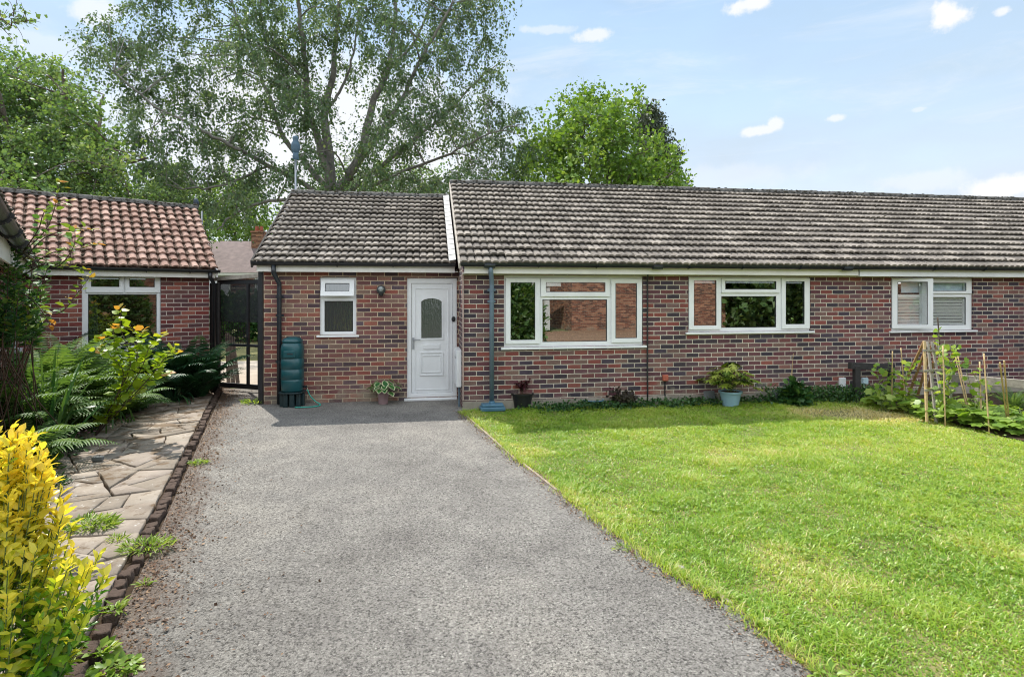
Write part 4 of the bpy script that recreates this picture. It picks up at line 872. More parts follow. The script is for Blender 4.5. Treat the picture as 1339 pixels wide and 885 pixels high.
# hedge at the end of the garden
def bush(name, label, cat, base, size, n, lm, tpl, ls, wd=.8, tonefn=None, group=None, stems=10, up=.3, flat=.6):
    t = thing(name, label, cat, tuple(base), 0, group); st = NP(); fo = NP(); sx, sy, sz = size
    th = rdir(n); th[:, 2] = np.abs(th[:, 2]); rad = .35 + .65 * rng.random(n) ** .5; lump = .8 + .35 * fbm(th[:, 0] * 2.2 + 9, th[:, 1] * 2.2 + th[:, 2] * 2)
    P = th * rad[:, None] * lump[:, None] * np.array((sx, sy, sz)); P[:, 2] += .02
    D = unit(th * .7 + rng.normal(size=(n, 3)) * .5 + np.array((0, 0, up - .2))); U = unit(rng.normal(size=(n, 3)) * flat + np.array((0, 0, 1)))
    tn = rng.random(n) if tonefn is None else tonefn(P, th)
    leaves(fo, tpl, P, D, U, ls * (.6 + .8 * rng.random(n)), wd, tn)
    for _ in range(stems):
        d = rdir(1)[0]; d[2] = abs(d[2]) + .5; e = unit(d) * .8 * np.array((sx, sy, sz)); m = e * .5 + rng.normal(size=3) * .05; st.tube(smooth_path([(0, 0, 0), m, e], 3), np.linspace(.010, .003, 7), 4)
    st.build('stem', M_TWIG, t); fo.build('foliage', lm, t); return t
bush('garden_hedge', 'dark green hedge across the back garden, glimpsed through the gate', 'hedge', A(322, 420, 22).xy.to_3d(), (3.2, 1.0, 1.75), 5200, LM_COVER, T_DIA, .2)
# ------------------------------------------------------------------ gate and dark timbers
g0, g1 = A(285, 385, 10.55), A(340, 385, 10.2); ga = math.atan2(g1.y - g0.y, g1.x - g0.x); gw = (g1.xy - g0.xy).length
gt = thing('garden_gate', 'tall black framed gate with dark mesh panel between the two bungalows', 'gate', (g0.x, g0.y, 0), ga)
b = MB(); zz = (.06, .16, .86, .93, 2.0, 2.07); b.plate(0, gw, .06, 2.06, [(.05, gw * .70, .15, .83), (gw * .70 + .05, gw - .04, .15, .83), (.05, gw * .70, .88, 1.98), (gw * .70 + .05, gw - .04, .88, 1.98)], -.02, .02); b.build('frame', M_BLACK, gt, bevel=.004)
mm = Mat('mesh_screen'); tr_ = mm.N('ShaderNodeBsdfTransparent'); mx = mm.N('ShaderNodeMixShader'); wv = mm.N('ShaderNodeTexWave'); wv.bands_direction = 'Z'; wv.inputs['Scale'].default_value = 22; wv.inputs['Distortion'].default_value = 1.5; mm.L(mm.tc.outputs['Object'], wv.inputs[0])
mm.col((.018, .021, .024)); mm.set(Roughness=.6); mm.L(mm.rng(wv.outputs[0], .2, .6, .35, .85), mx.inputs[0]); mm.L(tr_.outputs[0], mx.inputs[1]); mm.L(mm.b.outputs[0], mx.inputs[2]); mm.L(mx.outputs[0], mm.out.inputs[0])
b = MB(); b.box(.051, gw * .70 - .001, .004, .010, 1.28, 1.979); b.box(gw * .70 + .051, gw - .041, .004, .010, 1.28, 1.979); b.build('screen_panel', mm.m, gt)
b = MB()
for i in range(16): x = .05 + (gw * .65) * i / 16; b.box(x, x + .006, -.004, .003, .881, 1.28)
for i in range(7): z = .9 + i * .055; b.box(.05, gw * .70, -.008, -.0045, z, z + .006)
b.build('wire_mesh', M_BLACK, gt)
b = MB(); b.bar((-.12, -.02, 2.075), (gw + .02, -.02, 2.13), .09, .07); b.build('top_rail', M_WOODG, gt)
k = MB(); k.tube([(gw * .70 - .02, -.02, 1.02), (gw * .70 - .02, -.06, 1.02), (gw * .70 + .08, -.06, 1.02)], .011, 8); k.build('latch', M_BLACK, gt)
pz = H.w(s_l - .05, EXT + .06); b = MB(); b.box(-.035, .035, -.035, .035, 0, 2.26); o = b.build('gate_post', M_BLACK, bevel=.005, loc=(pz.x - .01, pz.y, 0), rot=(0, 0, HX)); tag(o, 'slim black post standing against the left corner of the entrance wing', 'post')
ft = thing('timber_screen', 'dark stained close-boarded timber screen left of the gate', 'fence', tuple(A(274, 385, 10.45).xy.to_3d()), ga)
for i in range(3): b = MB(); h = 1.98 + random.uniform(-.04, .05); b.box(.02 + i * .075, .088 + i * .075, -.015 + .01 * (i % 2), .015, 0, h); b.build('board', M_WOODD, ft, bevel=.004)
# planks leaning behind the gate
for i, (px, hh, tl) in enumerate([(291, 1.0, .10), (297, .95, .13), (303, .92, .16)]):
    p = A(px + 8, 385, 11.2); b = MB(); b.bar((0, 0, 0.01), (-tl * 1.2, .18, hh), .075, .022, up=(0, 1, 0)); o = b.build('leaning_plank', M_WOODG, bevel=.003, loc=(p.x, p.y, .01)); tag(o, ['weathered plank leaning behind the gate, nearest the timber screen', 'middle one of the three planks leaning behind the gate', 'weathered plank leaning behind the gate, farthest from the timber screen'][i], 'plank', 'planks leaning behind the gate')
# ------------------------------------------------------------------ pole with bird, and the neighbour's aerial
pp = A(386.5, 385, 12.6); b = MB(); b.tube([(0, 0, 0), (0, 0, A(386, 203, 12.6).z)], .021, 10); o = b.build('metal_pole', M_METAL, smooth=True, loc=(pp.x, pp.y, 0)); tag(o, 'tall thin grey pole rising behind the left edge of the entrance roof', 'pole')
zt = A(386, 203, 12.6).z
bm_ = MB(); bm_.lathe([(.012, -.02), (.05, .0), (.085, .09), (.10, .18), (.088, .26), (.055, .315), (.058, .34), (.066, .37), (.055, .41), (.02, .435)], 14, sy=1.15)
k0 = len(bm_.V); bm_.V += [(-.045, -.03, .12), (.045, -.03, .12), (.07, -.16, -.13), (-.07, -.16, -.13), (-.045, .0, .10), (.045, .0, .10), (.07, -.145, -.135), (-.07, -.145, -.135)]; bm_.Fc += [[k0 + j for j in f] for f in ((0, 1, 2, 3), (7, 6, 5, 4), (0, 4, 5, 1), (1, 5, 6, 2), (2, 6, 7, 3), (3, 7, 4, 0))]
k0 = len(bm_.V); bm_.V += [(-.016, .06, .375), (.016, .06, .375), (0, .06, .355), (0, .12, .362)]; bm_.Fc += [[k0, k0 + 1, k0 + 3], [k0 + 1, k0 + 2, k0 + 3], [k0 + 2, k0, k0 + 3]]
o = bm_.build('bird', plain('bird_bluegrey', (.055, .105, .15), .7, .25, 14, .2), smooth=True, loc=(pp.x, pp.y, zt), rot=(0, 0, .4)); tag(o, 'blue grey pigeon shaped bird perched on top of the tall thin pole', 'bird')
q = A(264, 385, 12.6); ae = thing('satellite_dish', 'small dark satellite dish on a thin mast by the end of the pantiled roof', 'satellite dish', (q.x, q.y, 0))
b = MB(); b.tube([(0, 0, 0), (0, 0, A(264, 276, 12.6).z)], .018, 8); b.build('mast', M_METAL, ae); b = MB(); n = 16
prof = [(.0, 0), (.06, .006), (.12, .022), (.155, .04)]; b.lathe([(max(r, .002), z) for r, z in prof], n); b.lathe([(max(r, .002), z - .012) for r, z in prof], n); b.build('dish', plain('dish_grey', (.035, .05, .07), .6), ae, smooth=True, loc=(-.13, -.02, A(257, 266, 12.6).z), rot=(R(80), 0, R(60))).scale = (.42, .75, .8)
# ------------------------------------------------------------------ edging bricks between paving and driveway
EL = 'mossy weathered edging brick in the long row between paving and driveway'
protos = []
for k in range(6):
    bb = bmesh.new(); bmesh.ops.create_cube(bb, size=1); bmesh.ops.subdivide_edges(bb, edges=bb.edges, cuts=3, use_grid_fill=True)
    for v in bb.verts:
        c = v.co.copy(); rr = Vector((max(abs(c.x) - .36, 0) * math.copysign(1, c.x), max(abs(c.y) - .36, 0) * math.copysign(1, c.y), max(abs(c.z) - .36, 0) * math.copysign(1, c.z))); v.co -= rr * .45
        v.co += Vector((random.gauss(0, .03), random.gauss(0, .03), random.gauss(0, .05))); v.co = Vector((v.co.x * .108, v.co.y * .076, v.co.z * .08))
    m = bpy.data.meshes.new('edging_brick'); bb.to_mesh(m); bb.free(); m.polygons.foreach_set('use_smooth', [True] * len(m.polygons)); m.materials.append(M_KERB); protos.append(m)
p0 = KA - KD * .95; n = 0; dist = 0
while dist < 9.6:
    if random.random() > .04:
        o = bpy.data.objects.new('edging_brick', protos[n % 6]); COL.objects.link(o); c = p0 + KD * dist - KN * (.06 + random.gauss(0, .007)); o.location = (c.x, c.y, .014 + random.gauss(0, .008)); o.rotation_euler = (random.gauss(0, .07), random.gauss(0, .07), math.atan2(KD.y, KD.x) + random.gauss(0, .10) + math.pi * (n % 2)); o.scale = (random.uniform(.92, 1.06), random.uniform(.9, 1.12), random.uniform(.8, 1.15))
        tag(o, EL, 'edging brick', 'edging bricks along the driveway')
    n += 1; dist += .118 + random.uniform(-.004, .008)
# thin weathered timber edging along the lawn, broken in places
for i, (pa, pb, lab) in enumerate([((606, 541), (676, 603), 'long weathered timber edging between the driveway and lawn near the downpipe'), ((684, 607), (728, 642), 'short timber edging strip in the middle of the lawn edge'), ((930, 771), (957, 792), 'broken piece of timber edging sunk in the grass near the front of the lawn')]):
    p, q = G(*pa), G(*pb); b = MB(); L_ = (q - p).length; m = 6
    for j in range(m): f0, f1 = j / m, (j + 1) / m; 
    b.bar((0, 0, 0), (L_, 0, 0), .026, .055); o = b.build('timber_edging', M_EDGE, bevel=.004, loc=(p.x - .0, p.y, -.010), rot=(0, 0, math.atan2(q.y - p.y, q.x - p.x))); tag(o, lab, 'timber edging')
# ------------------------------------------------------------------ grass
def grass():
    lp = np.array(lawn_poly); lo, hi = lp.min(0), lp.max(0); lo[1] = max(lo[1], 1.9); lo[0] = max(lo[0], -1.2); hi[0] = min(hi[0], 10)
    N_ = 900000; P = lo + rng.random((N_, 2)) * (hi - lo); d = np.linalg.norm(P, axis=1)
    vis = (P[:, 0] / np.maximum(P[:, 1], .1) < 1.02) & (P[:, 0] / np.maximum(P[:, 1], .1) > -.2)
    ep = np.array([tuple(p)[:2] for p in edge]); ed = np.min(np.linalg.norm(P[:, None, :] - np.array([tuple(p)[:2] for p in refine(edge, .08, 0)])[None, ::1, :], axis=2), axis=1) if False else None
    keep = vis & inpoly(P, [tuple(p) for p in lp]) & (rng.random(N_) < np.clip(1.15 - .07 * d, .45, 1)); P = P[keep]
    bare = fbm(P[:, 0] * 1.1 + 3, P[:, 1] * 1.1, 4); brown = np.exp(-(((P[:, 0] - G(1095, 541).x) / .75) ** 2 + ((P[:, 1] - G(1095, 541).y) / .42) ** 2))
    dry = np.exp(-(((P[:, 0] - G(1100, 585).x) / 1.3) ** 2 + ((P[:, 1] - G(1100, 585).y) / .5) ** 2)) * .25
    EP = np.array([tuple(p)[:2] for p in edge_f]); near = np.concatenate([np.min(np.linalg.norm(q[:, None] - EP[None], axis=2), axis=1) for q in np.array_split(P, 60)]); worn = np.clip(1 - near / (.03 + .42 * fbm(P[:, 0] * 2.2, P[:, 1] * 2.2 + 50, 3) ** 2), 0, 1)
    k = (rng.random(len(P)) > brown * .75) & (rng.random(len(P)) > worn * 1.1); P, bare, brown, dry = P[k], bare[k], brown[k], dry[k]
    n = len(P); patch = fbm(P[:, 0] * .55 + 40, P[:, 1] * .55 + 11, 4); f2 = fbm(P[:, 0] * 3.5, P[:, 1] * 3.5 + 7, 3)
    Hh = (.016 + .026 * rng.random(n)) * np.clip(.05 + 2.0 * (f2 - .12), .3, 1.7) * (1 + .4 * (rng.random(n) < .06)); th = rng.random(n) * 2 * np.pi; lean = .6 + 1.5 * rng.random(n)
    dx, dy = np.cos(th), np.sin(th); w = (.0022 + .0016 * rng.random(n)) * (1 + .05 * np.linalg.norm(P, axis=1))
    base = np.c_[P, np.full(n, .0)]; side = np.c_[-dy, dx, np.zeros(n)] * w[:, None]; m1 = base + np.c_[dx * Hh * lean * .35, dy * Hh * lean * .35, Hh * .62]; tip = base + np.c_[dx * Hh * lean, dy * Hh * lean, Hh * (.95 - .2 * rng.random(n))]
    V = np.stack([base - side, base + side, m1 + side * .8, m1 - side * .8, tip], axis=1)
    tone = np.clip(.05 + .62 * (patch - .2) + .38 * (f2 - .3) + .42 * rng.random(n) - .04 + dry + .55 * np.clip((bare - .55) / .18, 0, 1) * rng.random(n) + .5 * brown + .5 * (rng.random(n) < .08) + .15 * (bare - .5), 0, 1)
    npm = NP(); npm.add(V, [(0, 1, 2, 3), (3, 2, 4)], tone); o = npm.build('grass', LM_GRASS); tag(o, 'short sunlit mown grass covering the front lawn', 'grass', kind='stuff')
    # clover and broad weeds in the sward
    m = 2600; P = lo + rng.random((m * 3, 2)) * (hi - lo); P = P[inpoly(P, [tuple(p) for p in lp])]; cl = fbm(P[:, 0] * 1.3 + 70, P[:, 1] * 1.3, 3); P = P[cl > .5]; n = len(P)
    cv = NP(); Q = np.repeat(np.c_[P, .022 + .015 * rng.random(n)], 3, axis=0); n3 = len(Q); D = rdir(n3); D[:, 2] = .25; leaves(cv, T_ROUND, Q, D, np.tile((0, 0, 1.), (n3, 1)) + rng.normal(size=(n3, 3)) * .3, .016 + .014 * rng.random(n3), .9); o = cv.build('clover', LM_BEAN); tag(o, 'small pale clover leaves scattered through the lawn', 'clover', kind='stuff')
grass()
def weeds_edge():
    # longer tufts growing over the lawn edge
    npm = NP(); fine = refine(edge, .02, .02)
    fine = [p + Vector((1, .3, 0)) * .16 * (fbm(np.array([p.y * 1.15 + 3.7]), np.array([8.3]), 4)[0] - .5) for p in fine]
    for p in fine:
        if p.y < 1.9: continue
        k = int(14 * (noise2(np.array([p.x * 2.5]), np.array([p.y * 2.5]))[0] ** 1.5) * 1.5)
        if k == 0: continue
        n = k; off = rng.normal(size=(n, 2)) * .035; th = rng.random(n) * 2 * np.pi; hh = .03 + .05 * rng.random(n); base = np.c_[p.x + .02 + off[:, 0], p.y + off[:, 1], np.full(n, .0)]; dx, dy = np.cos(th), np.sin(th)
        side = np.c_[-dy, dx, np.zeros(n)] * .0028; m1 = base + np.c_[dx * hh * .35, dy * hh * .35, hh * .6]; tip = base + np.c_[dx * hh * 1.0, dy * hh * 1.0, hh * .8]
        npm.add(np.stack([base - side, base + side, m1 + side * .8, m1 - side * .8, tip], axis=1), [(0, 1, 2, 3), (3, 2, 4)], np.clip(.35 + .65 * rng.random(n), 0, 1))
    o = npm.build('edge_grass', LM_GRASS); tag(o, 'longer dry grass tufts spilling over the driveway edge of the lawn', 'grass', kind='stuff')
weeds_edge()
# ------------------------------------------------------------------ leaf litter along the edging
def litter():
    npm = NP(); n = 7500; t = rng.random(n) * 9.0; off = np.abs(rng.normal(size=n)) * (.10 + .12 * rng.random(n)) + .005; off = np.where(rng.random(n) < .15, off * 2.2, off)
    dens = fbm(t * 1.3, np.zeros(n) + 3, 3); k = rng.random(n) < .35 + dens; t, off = t[k], off[k]; n = len(t)
    P = np.c_[KA.x + KD.x * (t - .9) + KN.x * off, KA.y + KD.y * (t - .9) + KN.y * off, .008 + .010 * rng.random(n)]
    D = rdir(n); D[:, 2] *= .25; U = rng.normal(size=(n, 3)) * .4 + np.array((0, 0, 1)); leaves(npm, T_DIA, P, D, U, .010 + .022 * rng.random(n) ** 2, .3 + .6 * rng.random(n))
    # moss and silt pushed against the lawn edge, and crumbs lying on the paving
    m = 3200; q = [edge_f[i] for i in rng.integers(0, len(edge_f), m)]; P = np.array([tuple(v) for v in q]) + np.c_[-np.abs(rng.normal(size=m)) * .07, rng.normal(size=m) * .05, .010 + .006 * rng.random(m)]; D = rdir(m); D[:, 2] *= .25; leaves(npm, T_DIA, P, D, rng.normal(size=(m, 3)) * .4 + np.array((0, 0, 1)), .008 + .018 * rng.random(m) ** 2, .6)
    m = 1700; t = rng.random(m) * 8; off = -.2 - 1.9 * rng.random(m); P = np.c_[KA.x + KD.x * t + KN.x * off, KA.y + KD.y * t + KN.y * off, .042 + .006 * rng.random(m)]; kp = fbm(P[:, 0] * 2, P[:, 1] * 2, 3) > .5; P = P[kp]; m = len(P); D = rdir(m); D[:, 2] *= .2; leaves(npm, T_DIA, P, D, rng.normal(size=(m, 3)) * .3 + np.array((0, 0, 1)), .008 + .02 * rng.random(m) ** 2, .7, .5 * rng.random(m))
    o = npm.build('leaf_litter', LM_LITTER); tag(o, 'brown leaf litter and moss crumbs along the edging bricks', 'leaf litter', kind='stuff')
litter()
# ------------------------------------------------------------------ weed tufts
def tuft(label, pos, r, n, lm=LM_BEAN, h=.10, tpl=T_LEAF, ls=.05, name='weed', cat='weed', flat=False, group=None):
    npm = NP(); th = rng.random(n) * 2 * np.pi; rr = r * rng.random(n) ** .6; P = np.c_[np.cos(th) * rr * 1.5, np.sin(th) * rr, .5 * h * rng.random(n) * (1 - rr / r * .6)]
    D = unit(np.c_[np.cos(th), np.sin(th), (.25 if flat else .9) * rng.random(n) + .1] + rng.normal(size=(n, 3)) * .35); leaves(npm, tpl, P, D, rng.normal(size=(n, 3)) * .4 + np.array((0, 0, 1)), ls * (.5 + rng.random(n)), .28 if tpl is T_LEAF and not flat else .6)
    o = npm.build(name, lm); o.location = pos; tag(o, label, cat, group); return o
Z = .035
tuft('feathery bright green weed patch spread over the paving beside the golden shrub', G(118, 688, Z), .13, 420, h=.12, ls=.05)
tuft('green weed tuft sprouting over the edging bricks near the golden shrub', G(192, 716, Z), .11, 260, h=.10, ls=.045)
tuft('small weed in a paving joint between two larger weed patches', G(152, 706, Z), .05, 70, h=.06, ls=.035)
tuft('small round green weed on the driveway against the middle of the edging', G(259, 606, .01), .06, 130, h=.06, ls=.04)
tuft('pale weed rosette at the foot of the edging by the bottom edge', G(150, 874, .01), .07, 130, h=.07, ls=.035, tpl=T_ROUND, flat=True)
tuft('green weed clump on the edging corner above the bottom edge', G(130, 852, Z), .05, 70, h=.06, ls=.04, tpl=T_ROUND)
tuft('thin weed growing between edging brick and paving in the foreground', G(150, 800, Z), .035, 50, h=.11, ls=.05)
tuft('tiny green seedling on the litter beside the edging', G(190, 765, .01), .025, 26, h=.06, ls=.035)
tuft('low green weed on the ground beside the gate post', G(331, 527, .01), .12, 170, h=.10, ls=.06)
tuft('pale rosette weed on the driveway side of the lawn near the front', G(1018, 824, .01), .05, 30, LM_BEAN, .04, T_LEAF, .04, flat=True)
tuft('broad weed rosette at the lawn edge in the bottom right foreground', G(1082, 884, .01), .05, 34, LM_BEAN, .04, T_LEAF, .04, flat=True)
tuft('small clump of weed on the tarmac beside the lawn edge', G(815, 717, .01), .04, 50, h=.04, ls=.03)
# ------------------------------------------------------------------ water butt, hose, pots by the door
wp = A(382.5, 385, 9.03)
zb = .235
b = MB(); R0 = .185
for i in range(10):
    a_ = 2 * math.pi * i / 10; x, y = math.cos(a_) * .158, math.sin(a_) * .15; b.box(x - .034, x + .034, y - .03, y + .03, 0, zb - .0305)
b.lathe([(.17, zb - .03), (.195, zb - .02), (.195, zb - .002)], 24, ex=3); o = b.build('water_butt_stand', plain('stand_plastic', (.012, .03, .034), .45), loc=(wp.x, wp.y, .006), bevel=.006); tag(o, 'dark ribbed plastic stand under the green water butt', 'stand')
R0 = .17; wb = thing('water_butt', 'dark green ribbed plastic water butt with a domed lid beside the downpipe', 'water butt', (wp.x, wp.y, zb + .006), HX)
prof = [(.165, 0), (.182, .02), (.187, .16)]
for z in (.20, .36, .53): prof += [(.188, z - .012), (.180, z - .004), (.180, z + .004), (.190, z + .012)]
prof += [(.190, .66), (.186, .72), (.168, .765), (.155, .78)]
prof = [(r * .9, z) for r, z in prof]; b = MB(); b.lathe(prof, 32, ex=2.7); b.build('barrel', M_GREENP, wb, smooth=True)
b = MB(); b.lathe([(.162, .7805), (.168, .79), (.166, .815), (.135, .85), (.06, .868), (.01, .87)], 32, ex=2.6, sx=.91, sy=.91); b.build('lid', M_GREENP, wb, smooth=True)
b = MB(); b.box(-.10, .075, -.186, -.16, .55, .66); b.build('panel', M_GREENP, wb, bevel=.012); b = MB(); b.box(-.045, .045, -.1885, -.17, .60, .622); b.build('slot', M_BLACK, wb, bevel=.004)
b = MB(); b.tube([(.17, -.02, .07), (.235, -.06, .07)], .016, 10); b.tube([(.222, -.05, .09), (.222, -.05, .03)], .011, 8); b.build('tap', M_BLACK, wb)
b = MB(); hp = [(wp.x + .245, wp.y - .02, .27), (wp.x + .29, wp.y - .02, .17), (wp.x + .38, wp.y - .03, .08), (wp.x + .46, wp.y - .04, .025), (wp.x + .36, wp.y - .17, .02), (wp.x + .12, wp.y - .22, .02)]
b.tube(smooth_path(hp, 6), .010, 8); o = b.build('hose', plain('hose_green', (.02, .28, .22), .4), smooth=True); tag(o, 'green hose trailing from the water butt tap along the wall', 'hose')
def pot(parent, r, h, mat, taper=.78, rim=.06, name='pot', soil=True):
    b = MB(); b.lathe([(r * taper, 0), (r * .97, h * (1 - rim * 1.9)), (r * 1.08, h * (1 - rim * 1.8)), (r * 1.10, h), (r * .97, h), (r * .95, h * .93), (.002, h * .92)], 28); o = b.build(name, mat, parent, smooth=True)
    m = o.modifiers.new('es', 'EDGE_SPLIT'); m.split_angle = R(38)
    if soil: k = MB(); k.lathe([(r * .95, h * .925), (r * .5, h * .95), (.002, h * .96)], 20); k.build('soil', M_SOIL, parent, smooth=True)
    return o
hp_ = A(501, 385, 9.20); t = thing('potted_hosta', 'small pink pot of cream edged hosta leaves beside the front door', 'potted plant', (hp_.x, hp_.y, .006))
pot(t, .095, .20, M_PINKPOT)
npm = NP(); sm = NP()
for i in range(46):
    a_ = rng.random() * 2 * np.pi; el = .15 + 1.1 * rng.random(); l = .10 + .13 * rng.random(); d = np.array((math.cos(a_) * math.cos(el), math.sin(a_) * math.cos(el), math.sin(el))); s0 = np.array((d[0] * .04, d[1] * .04, .19)); e_ = s0 + d * l; sm.tube(smooth_path([s0, s0 + d * l * .5 + np.array((0, 0, .02)), e_], 2), .004, 4)
    dd = unit(d * np.array((1, 1, .1)) + np.array((0, 0, -.35))); sz = .10 + .06 * rng.random(); up = np.array((0, 0, 1.)) + d * .4
    leaves(npm, T_ROUND, e_[None], dd[None], up[None], sz, .72, .68 + .3 * rng.random()); nrm = unit(np.cross(unit(np.cross(dd, up)), dd)); leaves(npm, T_ROUND, (e_ + dd * sz * .06 + nrm * .003)[None], dd[None], up[None], sz * .84, .60, .55 * rng.random())
sm.build('stem', M_STEMG, t); npm.build('foliage', LM_HOSTA, t)
# wall lamp, meter box, outdoor sockets
lp_ = H.w(H.at(498.5, EXT), EXT - .001, H.z(498, 379, EXT)); t = thing('wall_lamp', 'small round bulkhead lamp on the brick wall beside the front door', 'wall lamp', tuple(lp_), HX)
b = MB(); b.lathe([(.072, 0), (.075, .02), (.07, .055), (.045, .085)], 20); b.build('housing', M_GUNMETAL, t, smooth=True, rot=(R(90), 0, 0)); b = MB(); b.lathe([(.044, .0), (.043, .03), (.025, .05), (.004, .056)], 18); b.build('lens', plain('lens', (.32, .36, .36), .2), t, smooth=True, loc=(0, -.07, .01), rot=(R(75), 0, 0)); b = MB(); b.lathe([(.035, -.10), (.04, -.06), (.03, -.045)], 14); b.build('sensor', M_BLACK, t, loc=(0, -.03, 0))
mp_ = H.w(-.002, .02 + .35, 0); t = thing('meter_box', 'tall slim white meter box on the return wall right of the front door', 'meter box', tuple(H.w(-.004, .10, 0)), HX)
zt_, zb_ = H.z(599, 457, .2), H.z(599, 505, .2); b = MB(); b.box(-.075, 0, .0, .55, zb_, zt_); b.build('cabinet', M_UPVC, t, bevel=.008); b = MB(); b.box(-.083, -.0755, .03, .52, zb_ + .03, zt_ - .03); d_ = b.build('door', M_UPVC, t, bevel=.003); b = MB(); b.box(-.09, -.0835, .05, .075, zt_ - .14, zt_ - .10); b.build('lock', M_BLACK, d_); b = MB(); b.tube([(-.03, .1, zb_ - .001), (-.03, .1, .0)], .016, 8); b.build('conduit', M_BLUEG, t)
for px, py, lab, mt, hh in ((870, 494, 'small red square outlet box on the wall between the first two windows', M_TERRA, .10), (1101.5, 500.5, 'larger white outdoor socket low on the wall left of the fence post', M_UPVC, .18), (1131, 498, 'smaller pale blue outdoor box low on the wall right of the fence post', plain('pale_box', (.5, .66, .74), .5), .11)):
    q = H.w(H.at(px, -.03), -.001, H.z(px, py, -.03)); t = thing('wall_socket', lab, 'wall socket', tuple(q), HX); w = hh * (.62 if hh > .15 else .95); b = MB(); b.box(-w / 2, w / 2, -.055, 0, -hh / 2, hh / 2); b.build('box', mt, t, bevel=.012); b = MB(); b.tube([(0, -.012, -hh / 2 - .0005), (0, -.012, -q.z + .03)], .011 if hh < .15 else .014, 8); b.build('conduit', M_BLACK if mt is M_TERRA else mt, t)
# ------------------------------------------------------------------ pots and plants along the wall
def acer(label, px, py, r, h, n, lm=LM_ACER, potr=None, poth=0, mat=None, Y=None):
    p = G(px, py) if Y is None else A(px, 385, Y); t = thing('potted_acer' if potr else 'small_acer', label, 'potted plant' if potr else 'shrub', (p.x, p.y, .0)); 
    if potr: pot(t, potr, poth, mat)
    z0 = poth; tr = NP(); fo = NP()
    for i in range(11):
        a_ = rng.random() * 6.28; e_ = np.array((math.cos(a_) * r * (.3 + .7 * rng.random()), math.sin(a_) * r * .7, h * (.45 + .55 * rng.random()))); pth = smooth_path([(0, 0, z0 * .9), e_ * np.array((.35, .35, .6)) + np.array((0, 0, z0)), e_ + np.array((0, 0, z0))], 3); tr.tube(pth, np.linspace(.008, .003, len(pth)), 4)
        m = n // 11; P = np.array([tuple(pth[k]) for k in rng.integers(3, len(pth), m)]) + rng.normal(size=(m, 3)) * np.array((r * .2, r * .2, h * .05)); D = rdir(m); D[:, 2] -= .5; leaves(fo, T_PALM, P, D, rng.normal(size=(m, 3)) * .5 + np.array((0, 0, 1)), .035 + .03 * rng.random(m), .9)
    tr.build('stem', M_TWIG, t); fo.build('foliage', lm, t); return t
acer('dark red acer in a black pot beside the blue grey downpipe', 683, 533, .13, .22, 190, LM_ACER, .165, .235, M_BLACKPOT)
acer('low dark acer with feathery brown leaves below the right end of the large window', 814, 533, .22, .30, 300, leafmat('acer_brown', [(0, (.03, .022, .02)), (1, (.10, .09, .05))], .3))
for px, py, lab in ((776, 530, 'blue plastic tub lid sunk in weeds below the large window'), (804, 527, 'second blue tub beside the low dark acer, nearer the wall')):
    p = G(px, py); t = thing('plastic_tub', lab, 'tub', (p.x, p.y, 0)); b = MB(); b.lathe([(.12, 0), (.155, .085), (.170, .088), (.170, .10), (.150, .10), (.14, .06), (.002, .055)], 24); o = b.build('bowl', M_DBLUE, t, smooth=True); b = MB(); b.lathe([(.139, .058), (.06, .068), (.002, .07)], 16); b.build('soil', M_SOIL, t)
p = G(955, 530); t = thing('potted_fatsia', 'light blue pot with a large yellow green hand leaved plant under the middle window', 'potted plant', (p.x, p.y, 0)); pot(t, .17, .235, M_BLUEPOT, .72)
fo = NP(); sm = NP()
for i in range(60):
    a_ = rng.random() * 6.28; el = .2 + 1.3 * rng.random() ** .7; l = .16 + .28 * rng.random() * (.5 + .5 * math.sin(el)); d = np.array((math.cos(a_) * math.cos(el), math.sin(a_) * math.cos(el), math.sin(el))); s0 = np.array((d[0] * .05, d[1] * .05, .21 + .12 * rng.random())); e_ = s0 + d * l; sm.tube(smooth_path([s0, (s0 + e_) / 2 + np.array((0, 0, .03)), e_], 2), .004, 4)
    leaves(fo, T_PALM, e_[None], unit(d * np.array((1, 1, .2)) + np.array((0, 0, -.3)))[None], (np.array((0, 0, 1.)) + d * .3)[None], .15 + .09 * rng.random(), 1.0)
sm.build('stem', M_STEMG, t); fo.build('foliage', LM_FATSIA, t)
for px, py, lab, w, h, tl in ((929, 527, 'grey stone slab leaning against the wall behind the light blue pot', .20, .20, .35), (1019, 526, 'pale edged grey slab leaning on the wall beside the leafy green shrub', .22, .21, .4)):
    p = G(px, py); b = MB(); b.box(-w / 2, w / 2, -.02, .02, 0, h); o = b.build('stone_slab', M_SLAB, bevel=.006, loc=(p.x, p.y, .0), rot=(-.2, 0, HX + tl * .6)); tag(o, lab, 'stone slab')
bush('leafy_shrub', 'dark green leafy shrub with two brown stems standing against the wall below the middle window', 'shrub', G(1040, 529), (.22, .16, .36), 420, LM_COVER, T_VINE, .085, .9)
b = MB(); p = G(1036, 525); b.tube(smooth_path([(0, 0, 0), (.0, .02, .4), (.03, .04, .72), (.045, .05, .80)], 4), [.008] * 6 + [.004] * 7, 5); o = b.build('dry_stalk', M_CANE, loc=tuple(p)); tag(o, 'tall thin dry flower stalk rising above the leafy green shrub', 'stalk')
def cover(name, label, pts, n, h, lm, tpl, ls, wd=.8, kind='stuff', grassy=0):
    pts = np.array(pts); P = pts[rng.integers(0, len(pts), n)]; P = P + np.c_[rng.normal(size=(n, 2)) * .11, h * rng.random(n) ** 1.3]; npm = NP(); D = rdir(n); D[:, 2] += .5; leaves(npm, tpl, P, D, rng.normal(size=(n, 3)) * .6 + np.array((0, 0, 1)), ls * (.5 + rng.random(n)), wd); o = npm.build(name, lm); tag(o, label, 'ground cover', kind=kind)
